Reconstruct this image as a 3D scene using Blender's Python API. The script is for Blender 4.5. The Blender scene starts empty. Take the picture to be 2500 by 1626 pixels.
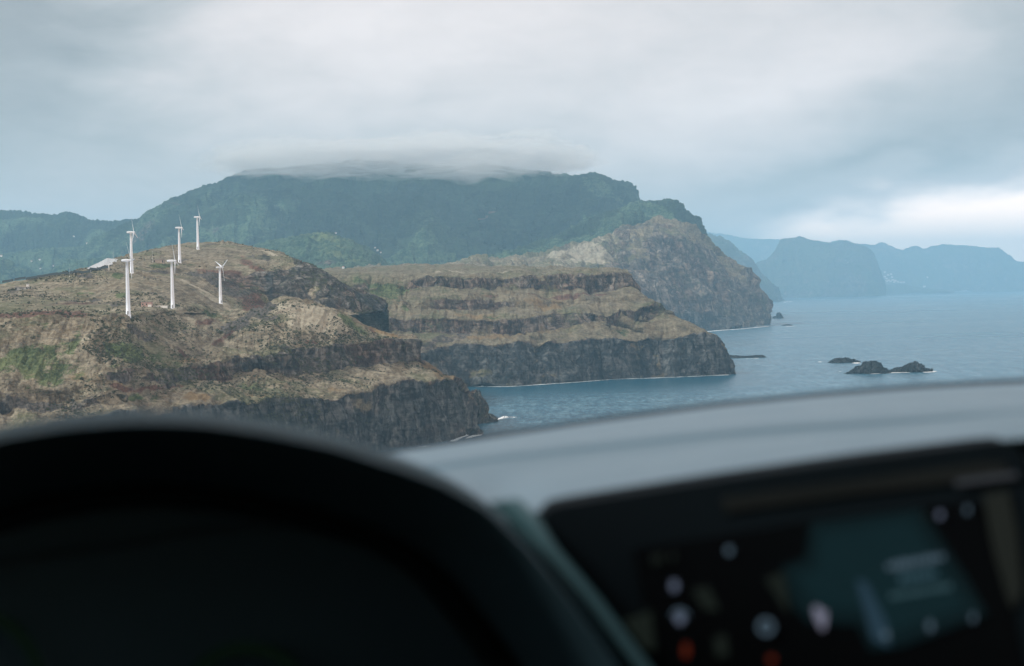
import bpy, math, random
import numpy as np
from mathutils import Vector, Matrix
random.seed(7)
scene = bpy.context.scene
COL = scene.collection
R = math.radians

# ------------------------------------------------------------------ camera
# eye 100 m above the sea, inside a parked car; the photograph is 2500 x 1626
F = 3472.0; W0, H0 = 2500.0, 1626.0; EYE = 100.0
PITCH = math.atan(99.0/F); ROLL = 0.0188
fwd = np.array([0, math.cos(PITCH), -math.sin(PITCH)])
rt = np.array([1.0, 0, 0]); up = np.cross(rt, fwd)
rt2 = math.cos(ROLL)*rt - math.sin(ROLL)*up
up2 = np.cross(rt2, fwd)
cam_d = bpy.data.cameras.new('camera'); cam = bpy.data.objects.new('camera', cam_d); COL.objects.link(cam)
M = Matrix(((rt2[0], up2[0], -fwd[0], 0), (rt2[1], up2[1], -fwd[1], 0), (rt2[2], up2[2], -fwd[2], EYE), (0, 0, 0, 1)))
cam.matrix_world = M
cam_d.sensor_width = 36; cam_d.lens = 50; cam_d.clip_start = 0.02; cam_d.clip_end = 200000
cam_d.dof.use_dof = True; cam_d.dof.focus_distance = 1200; cam_d.dof.aperture_fstop = 5.6
scene.camera = cam
scene.view_settings.view_transform = 'Standard'; scene.view_settings.look = 'None'
scene.cycles.volume_bounces = 10; scene.cycles.max_bounces = 12
scene.view_settings.exposure = 0.42; scene.view_settings.gamma = 1

# ------------------------------------------------------------------ node helper
class NT:
    def __init__(s, tree): s.t = tree; s.n = tree.nodes; s.l = tree.links
    def new(s, typ, **kw):
        n = s.n.new(typ)
        for k, v in kw.items(): setattr(n, k, v)
        return n
    def put(s, sock, v):
        if isinstance(v, bpy.types.NodeSocket): s.l.new(v, sock)
        elif v is not None: sock.default_value = v
    def m(s, op, a, b=None, c=None, clamp=False):
        n = s.new('ShaderNodeMath', operation=op); n.use_clamp = clamp
        s.put(n.inputs[0], a)
        if b is not None: s.put(n.inputs[1], b)
        if c is not None: s.put(n.inputs[2], c)
        return n.outputs[0]
    def add(s, a, b): return s.m('ADD', a, b)
    def mul(s, a, b): return s.m('MULTIPLY', a, b)
    def sub(s, a, b): return s.m('SUBTRACT', a, b)
    def ss(s, x, lo, hi):
        n = s.new('ShaderNodeMapRange', interpolation_type='SMOOTHSTEP')
        s.put(n.inputs['Value'], x); s.put(n.inputs['From Min'], lo); s.put(n.inputs['From Max'], hi)
        return n.outputs['Result']
    def mr(s, x, lo, hi, a, b):
        n = s.new('ShaderNodeMapRange'); s.put(n.inputs['Value'], x); s.put(n.inputs['From Min'], lo)
        s.put(n.inputs['From Max'], hi); s.put(n.inputs['To Min'], a); s.put(n.inputs['To Max'], b); return n.outputs['Result']
    def mix(s, f, a, b, blend='MIX'):
        n = s.new('ShaderNodeMix', data_type='RGBA', blend_type=blend)
        s.put(n.inputs[0], f); 
        s.put(n.inputs[6], a if isinstance(a, bpy.types.NodeSocket) else (*a, 1)); s.put(n.inputs[7], b if isinstance(b, bpy.types.NodeSocket) else (*b, 1))
        return n.outputs[2]
    def vmul(s, v, k):
        n = s.new('ShaderNodeVectorMath', operation='MULTIPLY'); s.put(n.inputs[0], v); s.put(n.inputs[1], k); return n.outputs[0]
    def noise(s, vec, scale, detail=4, rough=0.55, dist=0.0):
        n = s.new('ShaderNodeTexNoise'); s.put(n.inputs['Vector'], vec); s.put(n.inputs['Scale'], scale)
        s.put(n.inputs['Detail'], detail); s.put(n.inputs['Roughness'], rough); s.put(n.inputs['Distortion'], dist)
        return n.outputs['Fac']
    def rgb(s, c):
        n = s.new('ShaderNodeRGB'); n.outputs[0].default_value = (*c, 1); return n.outputs[0]

# ------------------------------------------------------------------ world: overcast cloud layer over a Nishita sky
SUN_EL, SUN_AZ = R(40), R(-108)         # azimuth measured from the view direction (+Y) towards the right
wd = bpy.data.worlds.new('World'); scene.world = wd; wd.use_nodes = True
t = NT(wd.node_tree); t.n.clear()
sky = t.new('ShaderNodeTexSky', sky_type='NISHITA'); sky.sun_disc = False
sky.sun_elevation = SUN_EL; sky.sun_rotation = SUN_AZ
tc = t.new('ShaderNodeTexCoord'); sp = t.new('ShaderNodeSeparateXYZ'); t.l.new(tc.outputs['Generated'], sp.inputs[0])
X, Y, Z = sp.outputs
AZ = t.m('ARCTAN2', X, Y); HXY = t.m('SQRT', t.add(t.mul(X, X), t.mul(Y, Y))); EL = t.m('ARCTAN2', Z, HXY)
def deg(px, py):                       # direction (radians) seen at a place in the photograph, for laying out the cloud cover
    v = ((px-W0/2)/F)*rt2 + ((H0/2-py)/F)*up2 + fwd
    return math.atan2(v[0], v[1]), math.atan2(v[2], math.hypot(v[0], v[1]))
cv = t.new('ShaderNodeCombineXYZ'); t.put(cv.inputs[0], AZ); t.put(cv.inputs[1], t.mul(EL, 2.6)); t.put(cv.inputs[2], 0.37)
nz1 = t.noise(cv.outputs[0], 7.0, 5, 0.5, 0.6)
nz2 = t.noise(cv.outputs[0], 26.0, 5, 0.55, 0.5)
nzw = t.noise(cv.outputs[0], 13.0, 4, 0.5, 0.0)
EW = t.add(EL, t.mul(t.sub(nzw, 0.5), 0.05)); AW = t.add(AZ, t.mul(t.sub(nz1, 0.5), 0.16))
val = t.add(0.445, t.mul(t.sub(nz1, 0.5), 0.16)); val = t.add(val, t.mul(t.sub(nz2, 0.5), 0.10))
def blob(px, py, sx, sy, amp, sl=0.0):
    global val
    a, e = deg(px, py); da = t.sub(AW, a); de = t.sub(EW, e)
    de = t.sub(de, t.mul(da, sl))
    q = t.add(t.m('POWER', t.m('ABSOLUTE', t.m('DIVIDE', da, sx/F)), 2.0), t.m('POWER', t.m('ABSOLUTE', t.m('DIVIDE', de, sy/F)), 2.0))
    val = t.add(val, t.mul(t.m('EXPONENT', t.mul(q, -1.0)), amp))
SKYBLOBS = [(1000, 80, 750, 230, 0.10, 0), (1900, 230, 520, 110, 0.10, 0.30), (80, 40, 330, 260, -0.24, 0), (0, 330, 420, 130, -0.08, 0),  # dark corner blobs paint vignette falloff into the cloud brightness
            (980, 385, 700, 70, -0.055, 0), (2450, 230, 420, 120, -0.13, 0.25), (2500, 10, 260, 120, -0.14, 0), (1700, 400, 300, 70, 0.02, 0),
            (2050, 395, 420, 40, -0.10, 0.12)]
for b in SKYBLOBS: blob(*b)
# bright clearing low over the sea on the right
a0, e0 = deg(2350, 452)
edge = t.add(e0, t.mul(t.sub(AZ, a0), 0.16))
clr = t.mul(t.ss(t.sub(edge, EW), -0.010, 0.024), t.ss(AW, deg(1560, 500)[0], deg(2080, 500)[0]))
val = t.add(val, t.mul(clr, 1.0))
warm = t.ss(val, 0.26, 0.56)
ccol = t.mix(warm, (1.04, 0.99, 0.965), (1.14, 0.99, 0.95))
ccol = t.mix(clr, ccol, (1.42, 1.02, 0.81))
gain = t.mul(val, t.mr(EL, 0.25, 0.8, 13.0, 11.0))
vm = t.new('ShaderNodeVectorMath', operation='SCALE'); t.l.new(ccol, vm.inputs[0]); t.l.new(gain, vm.inputs['Scale'])
skc = t.mix(0.94, sky.outputs[0], vm.outputs[0])
bg = t.new('ShaderNodeBackground'); t.l.new(skc, bg.inputs[0]); bg.inputs[1].default_value = 0.105
wo = t.new('ShaderNodeOutputWorld'); t.l.new(bg.outputs[0], wo.inputs[0])

sl = bpy.data.lights.new('sun', 'SUN'); sl.energy = 2.7; sl.angle = R(10); sl.color = (1.0, 0.96, 0.9)
so = bpy.data.objects.new('sun', sl); COL.objects.link(so)
sd = Vector((math.sin(SUN_AZ)*math.cos(SUN_EL), math.cos(SUN_AZ)*math.cos(SUN_EL), math.sin(SUN_EL)))
so.rotation_euler = (-sd).to_track_quat('-Z', 'Y').to_euler(); so.location = (0, -40, 300)

# ------------------------------------------------------------------ geometry helpers
def P(x, y, d):
    """world point seen at (x, y) of the photograph, d metres ahead (arrays allowed)"""
    x = np.asarray(x, float); y = np.asarray(y, float); d = np.asarray(d, float)
    v = ((x-W0/2)/F)[..., None]*rt2 + ((H0/2-y)/F)[..., None]*up2 + fwd
    k = d/v[..., 1]
    return v*k[..., None] + np.array([0, 0, EYE])
def dsea(x, y):
    v = ((x-W0/2)/F)*rt2 + ((H0/2-y)/F)*up2 + fwd
    return v[1]*(-EYE/v[2])
def ysea(x, d):
    lo, hi = 600.0, 3000.0
    for _ in range(50):
        mid = (lo+hi)/2; v = ((x-W0/2)/F)*rt2 + ((H0/2-mid)/F)*up2 + fwd
        if v[2] >= -1e-6 or v[1]*(-EYE/v[2]) > d: lo = mid
        else: hi = mid
    return hi
def _h(ix, iy, iz, seed):
    n = (ix*73856093) ^ (iy*19349663) ^ (iz*83492791) ^ (seed*2654435761 & 0x7fffffff)
    n = (n ^ (n >> 13)) & 0x7fffffff
    n = (n*(n*n*15731 & 0x7fffffff) + 1376312589) & 0x7fffffff
    n = (n ^ (n >> 11))*668265263 & 0x7fffffff
    return n/float(0x7fffffff)*2-1
def vnoise(p, seed=0):
    i = np.floor(p).astype(np.int64); f = p-i; f = f*f*f*(f*(f*6-15)+10)
    out = 0
    for dx in (0, 1):
        wx = f[..., 0] if dx else 1-f[..., 0]
        for dy in (0, 1):
            wy = f[..., 1] if dy else 1-f[..., 1]
            for dz in (0, 1):
                wz = f[..., 2] if dz else 1-f[..., 2]
                out = out + wx*wy*wz*_h(i[..., 0]+dx, i[..., 1]+dy, i[..., 2]+dz, seed)
    return out
def fbm(p, oct=4, seed=0, gain=0.5, ridged=False):
    a, s, tot = 1.0, 0, 0
    q = np.array(p, float)
    for k in range(oct):
        n = vnoise(q, seed+k*17)
        if ridged: n = 0.5-2*np.abs(n)
        s = s+a*n; tot += a; a *= gain; q = q*2.03+11.7
    return s/tot*(1.3 if ridged else 2.2)
def tag(o, label=None, cat=None, group=None, kind=None):
    if label: o['label'] = label
    if cat: o['category'] = cat
    if group: o['group'] = group
    if kind: o['kind'] = kind
    return o
def empty(name, loc, rz=0.0):
    o = bpy.data.objects.new(name, None); COL.objects.link(o); o.location = loc; o.rotation_euler = (0, 0, rz); o.empty_display_size = 0.3
    return o
def mesh_np(name, verts, faces, mat, parent=None, smooth=True):
    me = bpy.data.meshes.new(name); v = np.asarray(verts, np.float32).reshape(-1, 3); f = np.asarray(faces, np.int32)
    me.vertices.add(len(v)); me.vertices.foreach_set('co', v.ravel())
    k = f.shape[1]; me.loops.add(f.size); me.loops.foreach_set('vertex_index', f.ravel())
    me.polygons.add(len(f)); me.polygons.foreach_set('loop_start', np.arange(0, f.size, k, dtype=np.int32))
    me.polygons.foreach_set('loop_total', np.full(len(f), k, np.int32))
    me.update(calc_edges=True); me.validate()
    me.polygons.foreach_set('use_smooth', np.full(len(me.polygons), smooth))
    me.materials.append(mat)
    o = bpy.data.objects.new(name, me); COL.objects.link(o)
    if parent: o.parent = parent
    return o
def mesh_py(name, verts, faces, mat, parent=None, smooth=False):
    me = bpy.data.meshes.new(name); me.from_pydata([tuple(v) for v in verts], [], faces); me.update()
    if smooth:
        for p in me.polygons: p.use_smooth = True
    me.materials.append(mat); o = bpy.data.objects.new(name, me); COL.objects.link(o)
    if parent: o.parent = parent
    return o
def gridfaces(nv, nu):
    a = np.arange(nv*nu).reshape(nv, nu)
    return np.stack([a[:-1, :-1], a[:-1, 1:], a[1:, 1:], a[1:, :-1]], -1).reshape(-1, 4)
def normals(G):
    du = np.gradient(G, axis=1); dv = np.gradient(G, axis=0)
    n = np.cross(du, dv); n /= np.linalg.norm(n, axis=-1, keepdims=True)+1e-9
    return n
def gauss(a, s, axis):
    if s <= 0: return a
    r = int(3*s)+1; k = np.exp(-0.5*(np.arange(-r, r+1)/s)**2); k /= k.sum()
    pad = [(0, 0)]*a.ndim; pad[axis] = (r, r); b = np.pad(a, pad, mode='edge')
    return np.apply_along_axis(lambda m: np.convolve(m, k, 'valid'), axis, b)
def attr(o, name, arr):
    a = o.data.color_attributes.new(name, 'FLOAT_COLOR', 'POINT'); a.data.foreach_set('color', np.asarray(arr, np.float32).ravel())

# ------------------------------------------------------------------ materials
def mat(name):
    m = bpy.data.materials.new(name); m.use_nodes = True; tt = NT(m.node_tree); tt.n.clear()
    out = tt.new('ShaderNodeOutputMaterial'); bs = tt.new('ShaderNodeBsdfPrincipled'); tt.l.new(bs.outputs[0], out.inputs[0])
    return m, tt, bs, out
def simple(name, c, rough=0.6, spec=0.5, var=0.12, scale=3.0, metal=0.0, bump=0.0):
    m, t, b, _ = mat(name); tc = t.new('ShaderNodeTexCoord')
    n = t.noise(tc.outputs['Object'], scale, 5, 0.6)
    c1 = tuple(min(1, v*(1+var)) for v in c); c0 = tuple(v*(1-var) for v in c)
    t.l.new(t.mix(n, c0, c1), b.inputs['Base Color']); b.inputs['Metallic'].default_value = metal
    t.put(b.inputs['Roughness'], t.mr(n, 0.2, 0.8, max(0, rough-0.06), min(1, rough+0.06))); b.inputs['Specular IOR Level'].default_value = spec
    if bump:
        bn = t.new('ShaderNodeBump'); bn.inputs['Distance'].default_value = bump; bn.inputs['Strength'].default_value = 0.5
        t.l.new(t.noise(tc.outputs['Object'], scale*60, 3), bn.inputs['Height']); t.l.new(bn.outputs[0], b.inputs['Normal'])
    return m
def land(name, unit=1.0, tan=((0.105, 0.086, 0.056), (0.375, 0.325, 0.235)), green=((0.045, 0.064, 0.028), (0.150, 0.175, 0.080)),
         rock=((0.034, 0.031, 0.029), (0.28, 0.255, 0.225)), red=((0.075, 0.040, 0.030), (0.205, 0.120, 0.085)), pale=((0.30, 0.26, 0.19), (0.46, 0.41, 0.31)),
         scrub=((0.055, 0.050, 0.045), (0.16, 0.14, 0.12)), dark=((0.020, 0.026, 0.030), (0.15, 0.165, 0.165)), orange=((0.155, 0.105, 0.055), (0.29, 0.215, 0.12))):
    m, t, b, _ = mat(name); g = t.new('ShaderNodeNewGeometry'); pos = g.outputs['Position']
    A = t.new('ShaderNodeAttribute', attribute_name='mA'); B = t.new('ShaderNodeAttribute', attribute_name='mB')
    sa = t.new('ShaderNodeSeparateColor'); t.l.new(A.outputs['Color'], sa.inputs[0]); sb = t.new('ShaderNodeSeparateColor'); t.l.new(B.outputs['Color'], sb.inputs[0])
    u = 1.0/unit
    nL = t.noise(pos, 0.018*u, 5, 0.62, 0.4); nM = t.noise(pos, 0.075*u, 6, 0.68, 0.6); nF = t.noise(pos, 0.45*u, 4, 0.7, 0.3)
    nS = t.noise(t.vmul(pos, (1, 1, 2.6)), 0.16*u, 5, 0.7, 0.8)
    stk = t.noise(t.vmul(pos, (1.0, 0.10, 0.22)), 0.30*u, 5, 0.65, 0.8); ter_ = t.noise(t.vmul(pos, (0.14, 0.14, 1.5)), 0.40*u, 4, 0.6, 1.0)
    def fac(mask, n, k=0.95, w=0.13): return t.ss(t.add(mask, t.mul(t.sub(n, 0.5), k*1.35)), 0.5-w, 0.5+w)
    mixn = t.add(t.add(t.mul(nM, 0.34), t.mul(nF, 0.26)), t.add(t.mul(stk, 0.22), t.mul(ter_, 0.18))); hi = t.ss(mixn, 0.41, 0.60)
    col = t.mix(hi, *tan)
    col = t.mix(t.mul(t.ss(t.noise(pos, 0.032*u, 5, 0.6, 1.2), 0.50, 0.62), 0.55), col, t.mix(hi, orange[0], tan[1]))
    col = t.mix(t.mul(t.ss(t.add(t.mul(nS, 0.6), t.mul(ter_, 0.4)), 0.50, 0.60), 0.62), col, t.mix(nF, *scrub))
    col = t.mix(t.mul(t.ss(t.add(t.mul(nL, 0.65), t.mul(nS, 0.35)), 0.50, 0.58), 0.50), col, t.mix(nF, *green))
    col = t.mix(fac(A.outputs['Alpha'], nM, 0.9), col, t.mix(hi, *pale))
    col = t.mix(fac(sb.outputs[2], nM, 0.9), col, t.mix(hi, *orange))
    col = t.mix(fac(sa.outputs[2], nM), col, t.mix(hi, *red))
    col = t.mix(fac(sa.outputs[1], nS), col, t.mix(t.ss(t.add(t.mul(nF, .5), t.mul(nM, .5)), 0.40, 0.60), *green))
    col = t.mix(fac(sb.outputs[0], nS), col, t.mix(t.ss(nF, 0.35, 0.65), *scrub))
    # rock with upright columns and ledges
    cols = t.noise(t.vmul(pos, (1, 1, 0.30)), 0.075*u, 6, 0.66, 2.0); cf = t.noise(t.vmul(pos, (1, 1, 0.20)), 0.30*u, 4, 0.62, 1.4)
    led = t.noise(t.vmul(pos, (0.22, 0.22, 1.6)), 0.16*u, 5, 0.65, 0.8); blk = t.noise(pos, 0.12*u, 5, 0.68, 1.2)
    def vor(vec, sc):
        vn = t.new('ShaderNodeTexVoronoi', feature='DISTANCE_TO_EDGE'); t.put(vn.inputs['Vector'], vec); vn.inputs['Scale'].default_value = sc; return vn.outputs['Distance']
    wv = t.new('ShaderNodeTexNoise'); t.put(wv.inputs['Vector'], pos); wv.inputs['Scale'].default_value = 0.06*u; wv.inputs['Detail'].default_value = 3
    wp = t.new('ShaderNodeVectorMath', operation='SCALE'); t.l.new(wv.outputs['Color'], wp.inputs[0]); wp.inputs['Scale'].default_value = 14*unit
    wq = t.new('ShaderNodeVectorMath', operation='ADD'); t.l.new(pos, wq.inputs[0]); t.l.new(wp.outputs[0], wq.inputs[1]); wpos = wq.outputs[0]
    crk = t.ss(vor(t.vmul(wpos, (1, 1, 0.32)), 0.085*u), 0.0, 0.13); crk2 = t.ss(vor(t.vmul(wpos, (1, 1, 0.5)), 0.026*u), 0.0, 0.10)
    crack = t.mul(crk, t.add(0.35, t.mul(crk2, 0.65)))
    rv = t.ss(t.add(t.add(t.mul(cols, 0.32), t.mul(cf, 0.12)), t.add(t.mul(led, 0.24), t.mul(blk, 0.34))), 0.45, 0.61)
    rv = t.mul(rv, t.add(0.35, t.mul(crack, 0.65)))
    rc = t.mix(rv, *rock); warmz = t.ss(t.noise(pos, 0.022*u, 5, 0.65, 1.0), 0.47, 0.60)
    rc = t.mix(t.mul(warmz, 0.75 if red[1][0] > 0.1 else 0.0), rc, t.mix(rv, (0.055, 0.034, 0.026), (0.30, 0.21, 0.155)))
    rc = t.mix(t.mul(t.ss(t.add(t.mul(blk, .5), t.mul(cols, .5)), 0.56, 0.66), 0.55 if red[1][0] > 0.1 else 0.0), rc, (0.34, 0.34, 0.32))
    rc = t.mix(t.mul(t.ss(t.add(t.mul(nS, 0.5), t.mul(nL, 0.5)), 0.53, 0.60), 0.45), rc, t.mix(nF, *green))
    rc = t.mix(t.mul(fac(sb.outputs[1], nM, 0.6, 0.2), 0.85), rc, t.mix(rv, *dark))
    col = t.mix(fac(sa.outputs[0], t.add(t.mul(nM, .6), t.mul(cols, .4)), 0.9, 0.10), col, rc)
    t.l.new(col, b.inputs['Base Color']); b.inputs['Roughness'].default_value = 0.93; b.inputs['Specular IOR Level'].default_value = 0.15
    hgt = t.add(t.add(t.mul(nF, 0.5), t.mul(nS, 1.0)), t.mul(t.add(t.mul(cols, 2.0), t.mul(crack, 1.3)), sa.outputs[0]))
    bn = t.new('ShaderNodeBump'); bn.inputs['Distance'].default_value = 2.6*unit; bn.inputs['Strength'].default_value = 0.9
    t.l.new(hgt, bn.inputs['Height']); t.l.new(bn.outputs[0], b.inputs['Normal'])
    return m
M_near = land('dry_hill_rock')
M_mid = land('terraced_cliff_rock', 1.3, tan=((0.10, 0.084, 0.054), (0.29, 0.25, 0.17)), rock=((0.055, 0.046, 0.040), (0.31, 0.255, 0.205)))
M_far = land('far_headland_rock', 2.4, rock=((0.07, 0.06, 0.05), (0.36, 0.29, 0.23)), tan=((0.15, 0.125, 0.075), (0.36, 0.30, 0.20)))
M_forest = land('forest_mountain', 4.0, tan=((0.005, 0.013, 0.009), (0.028, 0.052, 0.024)), scrub=((0.006, 0.014, 0.007), (0.03, 0.055, 0.02)), orange=((0.03, 0.045, 0.015), (0.10, 0.13, 0.05)),
                green=((0.018, 0.044, 0.027), (0.10, 0.155, 0.085)), pale=((0.10, 0.14, 0.05), (0.19, 0.22, 0.09)), rock=((0.05, 0.05, 0.04), (0.25, 0.22, 0.17)))
M_vfar = land('far_coast_rock', 8.0, tan=((0.02, 0.035, 0.015), (0.07, 0.08, 0.04)), rock=((0.05, 0.05, 0.045), (0.14, 0.12, 0.10)))

# ------------------------------------------------------------------ landforms: lofts through feature lines (foot, ledges, cliff tops, crest)
def row_px(pts, n, jit, seed, warp=True):
    pts = [list(p) for p in pts]
    for p in pts:
        if len(p) == 2: p.append(None)
    x = np.array([p[0] for p in pts], float); y = np.array([p[1] for p in pts], float)
    d = np.array([dsea(p[0], p[1]) if p[2] is None else p[2] for p in pts], float)
    s = np.concatenate([[0], np.cumsum(np.hypot(np.diff(x), np.diff(y)*0.8))]); s /= s[-1]
    u = np.linspace(0, 1, n)
    X = np.interp(u, s, x); Yv = np.interp(u, s, y); D = np.interp(u, s, d)
    X = gauss(X, n*0.004, 0); Yv = gauss(Yv, n*0.004, 0); D = gauss(D, n*0.01, 0)
    q = np.stack([X/55.0, np.full(n, seed*3.1), np.zeros(n)], -1)
    Yv = Yv + jit*fbm(q, 5, seed, 0.62)
    return X, Yv, D
def loft(name, rows, mat_, nx, step=1.6, seed=1, wrap=None, back=(250, 40), slope=(1.4, 28), cliff=(2.2, 5.0, 7.0, 32), ravine=0.0, splats=(), sm=1.2, rocknz=0.55, kind='structure', gully=0.0, fine=0.0, crest=False, extra=None):
    """rows: list of (points, jitter, rock, darkrock) - rock/darkrock describe the strip that starts at this row"""
    Gs, Xp, Yp, Rk, Dk = [], [], [], [], []
    R_ = [row_px(r[0], nx, r[1], seed*10+i) for i, r in enumerate(rows)]
    Wd = [P(*r) for r in R_]
    for i in range(len(rows)-1):
        h = np.mean(np.abs(R_[i][1]-R_[i+1][1])); n = int(max(5, h/step))
        for k in range(n):
            f = k/n; Gs.append(Wd[i]*(1-f)+Wd[i+1]*f); Xp.append(R_[i][0]*(1-f)+R_[i+1][0]*f); Yp.append(R_[i][1]*(1-f)+R_[i+1][1]*f)
            Rk.append(np.full(nx, rows[i][2])); Dk.append(np.full(nx, rows[i][3]))
    Gs.append(Wd[-1]); Xp.append(R_[-1][0]); Yp.append(R_[-1][1]); Rk.append(np.full(nx, rows[-1][2])); Dk.append(np.full(nx, rows[-1][3]))
    by, nb = back
    last = Wd[-1]; zb = -6.0
    for k in range(1, nb+1):
        f = k/nb; g = last.copy(); g[:, 1] += by*f; g[:, 0] *= (1+by*f/np.maximum(last[:, 1], 1)*0.6); g[:, 2] = last[:, 2]*(1-f**1.6)+zb*f**1.6
        Gs.append(g); Xp.append(R_[-1][0]); Yp.append(R_[-1][1]-300); Rk.append(np.full(nx, 0.3)); Dk.append(np.full(nx, 0.0))
    G = np.array(Gs); XP = np.array(Xp); YP = np.array(Yp); RK = np.array(Rk); DK = np.array(Dk)
    if sm: G = gauss(G, sm, 0)
    if wrap:
        a, b, nw = wrap; th = np.linspace(0, R(105), nw+1)[1:]
        tip = G[:, -1:, :]; off = np.stack([-a*(1-np.cos(th)), b*np.sin(th), 0*th], -1)[None]
        G = np.concatenate([G, tip+off], 1)
        XP = np.concatenate([XP, np.repeat(XP[:, -1:], nw, 1)], 1); YP = np.concatenate([YP, np.repeat(YP[:, -1:], nw, 1)], 1)
        RK = np.concatenate([RK, np.repeat(RK[:, -1:], nw, 1)], 1); DK = np.concatenate([DK, np.repeat(DK[:, -1:], nw, 1)], 1)
    RK = gauss(RK, 1.5, 0); DK = gauss(DK, 2.5, 0)
    bk = fbm(np.stack([XP/90, YP/50, XP*0+seed], -1), 5, seed+30, 0.6); RK = np.clip(RK+0.42*bk*(0.35+RK*0.65), 0, 1); DK = np.clip(DK+0.35*bk*DK, 0, 1)
    N = normals(G); N[N[..., 2] < -0.2] *= -1
    sgn = np.where((N*(np.array([0, 0, EYE])-G)).sum(-1) < 0, -1, 1); N *= sgn[..., None]
    A, L = slope; ca, cl, cb, cbl = cliff; cl = cl*1.8; ca = ca*1.3
    vv = np.zeros(G.shape[0]); nf_ = len(vv)-back[1]; vv[:nf_] = np.linspace(0, 1, nf_); vv[nf_:] = 1; cd = (1-0.85*np.clip((vv-0.62)/0.38, 0, 1)**2*(1 if crest else 0))[:, None]
    q = G/L
    disp = A*fbm(q, 5, seed+3, 0.55)*(1-RK*0.6)
    if gully: disp = disp*cd + cd*(1.0 if fine or crest else RK)*gully*0.9*fbm(G*np.array([1, 1, 0.35])/(L*4.0), 5, seed+9, 0.5, ridged=True)
    colp = G*np.array([1/cl, 1/cl, 1/(cl*9)])
    disp = disp + RK*(ca*fbm(colp, 3, seed+5, 0.55, ridged=True) + cb*fbm(G*np.array([1, 1, 0.45])/cbl, 5, seed+6, 0.55) + 0.35*ca*fbm(G*np.array([.25, .25, 1])/(cl*0.5), 3, seed+8))
    if ravine:
        rn = fbm(G*np.array([1.0, 0.25, 0.30])/75.0, 4, seed+40, 0.55, ridged=True); rv_ = np.clip(rn-0.02, 0, 1)**1.2
        disp = disp - ravine*rv_+ravine*0.25*np.clip(-rn, 0, 1)
    disp = disp + (1-RK)*A*0.8*fbm(G*np.array([1.0, 0.16, 0.3])/(L*0.4), 4, seed+14, 0.55, ridged=True)
    if fine: disp = disp+fine*fbm(G/(fine*2.6), 3, seed+15, 0.6)
    G = G+N*disp[..., None]
    if extra is not None: G = extra(G, XP, YP)
    nv, nu = G.shape[:2]
    mA = np.zeros((nv, nu, 4)); mB = np.zeros((nv, nu, 4)); mB[..., 3] = 1
    steep = np.clip((0.72-np.abs(normals(gauss(gauss(G, 1.2, 0), 1.2, 1))[..., 2]))/0.3, 0, 1)
    mA[..., 0] = np.clip(RK+0.12*fbm(G/14.0, 3, seed+12)+steep*0.12, 0, 1); mB[..., 1] = DK
    if fine: mA[..., 1] = np.clip(0.30+0.62*fbm(G*np.array([1, 1, 0.35])/(L*4.0), 5, seed+9, 0.5, ridged=True)+0.25*fbm(G/260.0, 4, seed+2)+0.60*np.clip((YP-535)/90, -0.6, 1), 0, 1)  # forest tone follows ridges and gullies, painting relief light and shade
    if ravine: mA[..., 0] = np.clip(mA[..., 0]-0.9*rv_*(RK < 0.97), 0, 1); mA[..., 1] = np.clip(1.1*rv_*(0.5+fbm(G/40.0, 3, seed+44)), 0, 1)
    ch = {'rock': (mA, 0), 'green': (mA, 1), 'red': (mA, 2), 'pale': (mA, 3), 'scrub': (mB, 0), 'dark': (mB, 1), 'orange': (mB, 2)}
    wob = 0.35*fbm(np.stack([XP/40, YP/25, XP*0], -1), 4, seed+20)
    for (c, cx, cy, rx, ry, ang, st) in splats:
        ca_, sa_ = math.cos(R(ang)), math.sin(R(ang)); dx, dy = XP-cx, YP-cy
        e = np.sqrt(((dx*ca_-dy*sa_)/rx)**2+((dx*sa_+dy*ca_)/ry)**2)
        m_, k_ = ch[c]; w = np.clip(1.35-e+wob, 0, 1)*st
        m_[..., k_] = np.clip(m_[..., k_]+w, 0, 1) if st > 0 else np.clip(m_[..., k_]+w, 0, 1)
    o = mesh_np(name, G.reshape(-1, 3), gridfaces(nv, nu), mat_)
    attr(o, 'mA', mA.reshape(-1, 4)); attr(o, 'mB', mB.reshape(-1, 4))
    tag(o, kind=kind)
    return o, G

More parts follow.
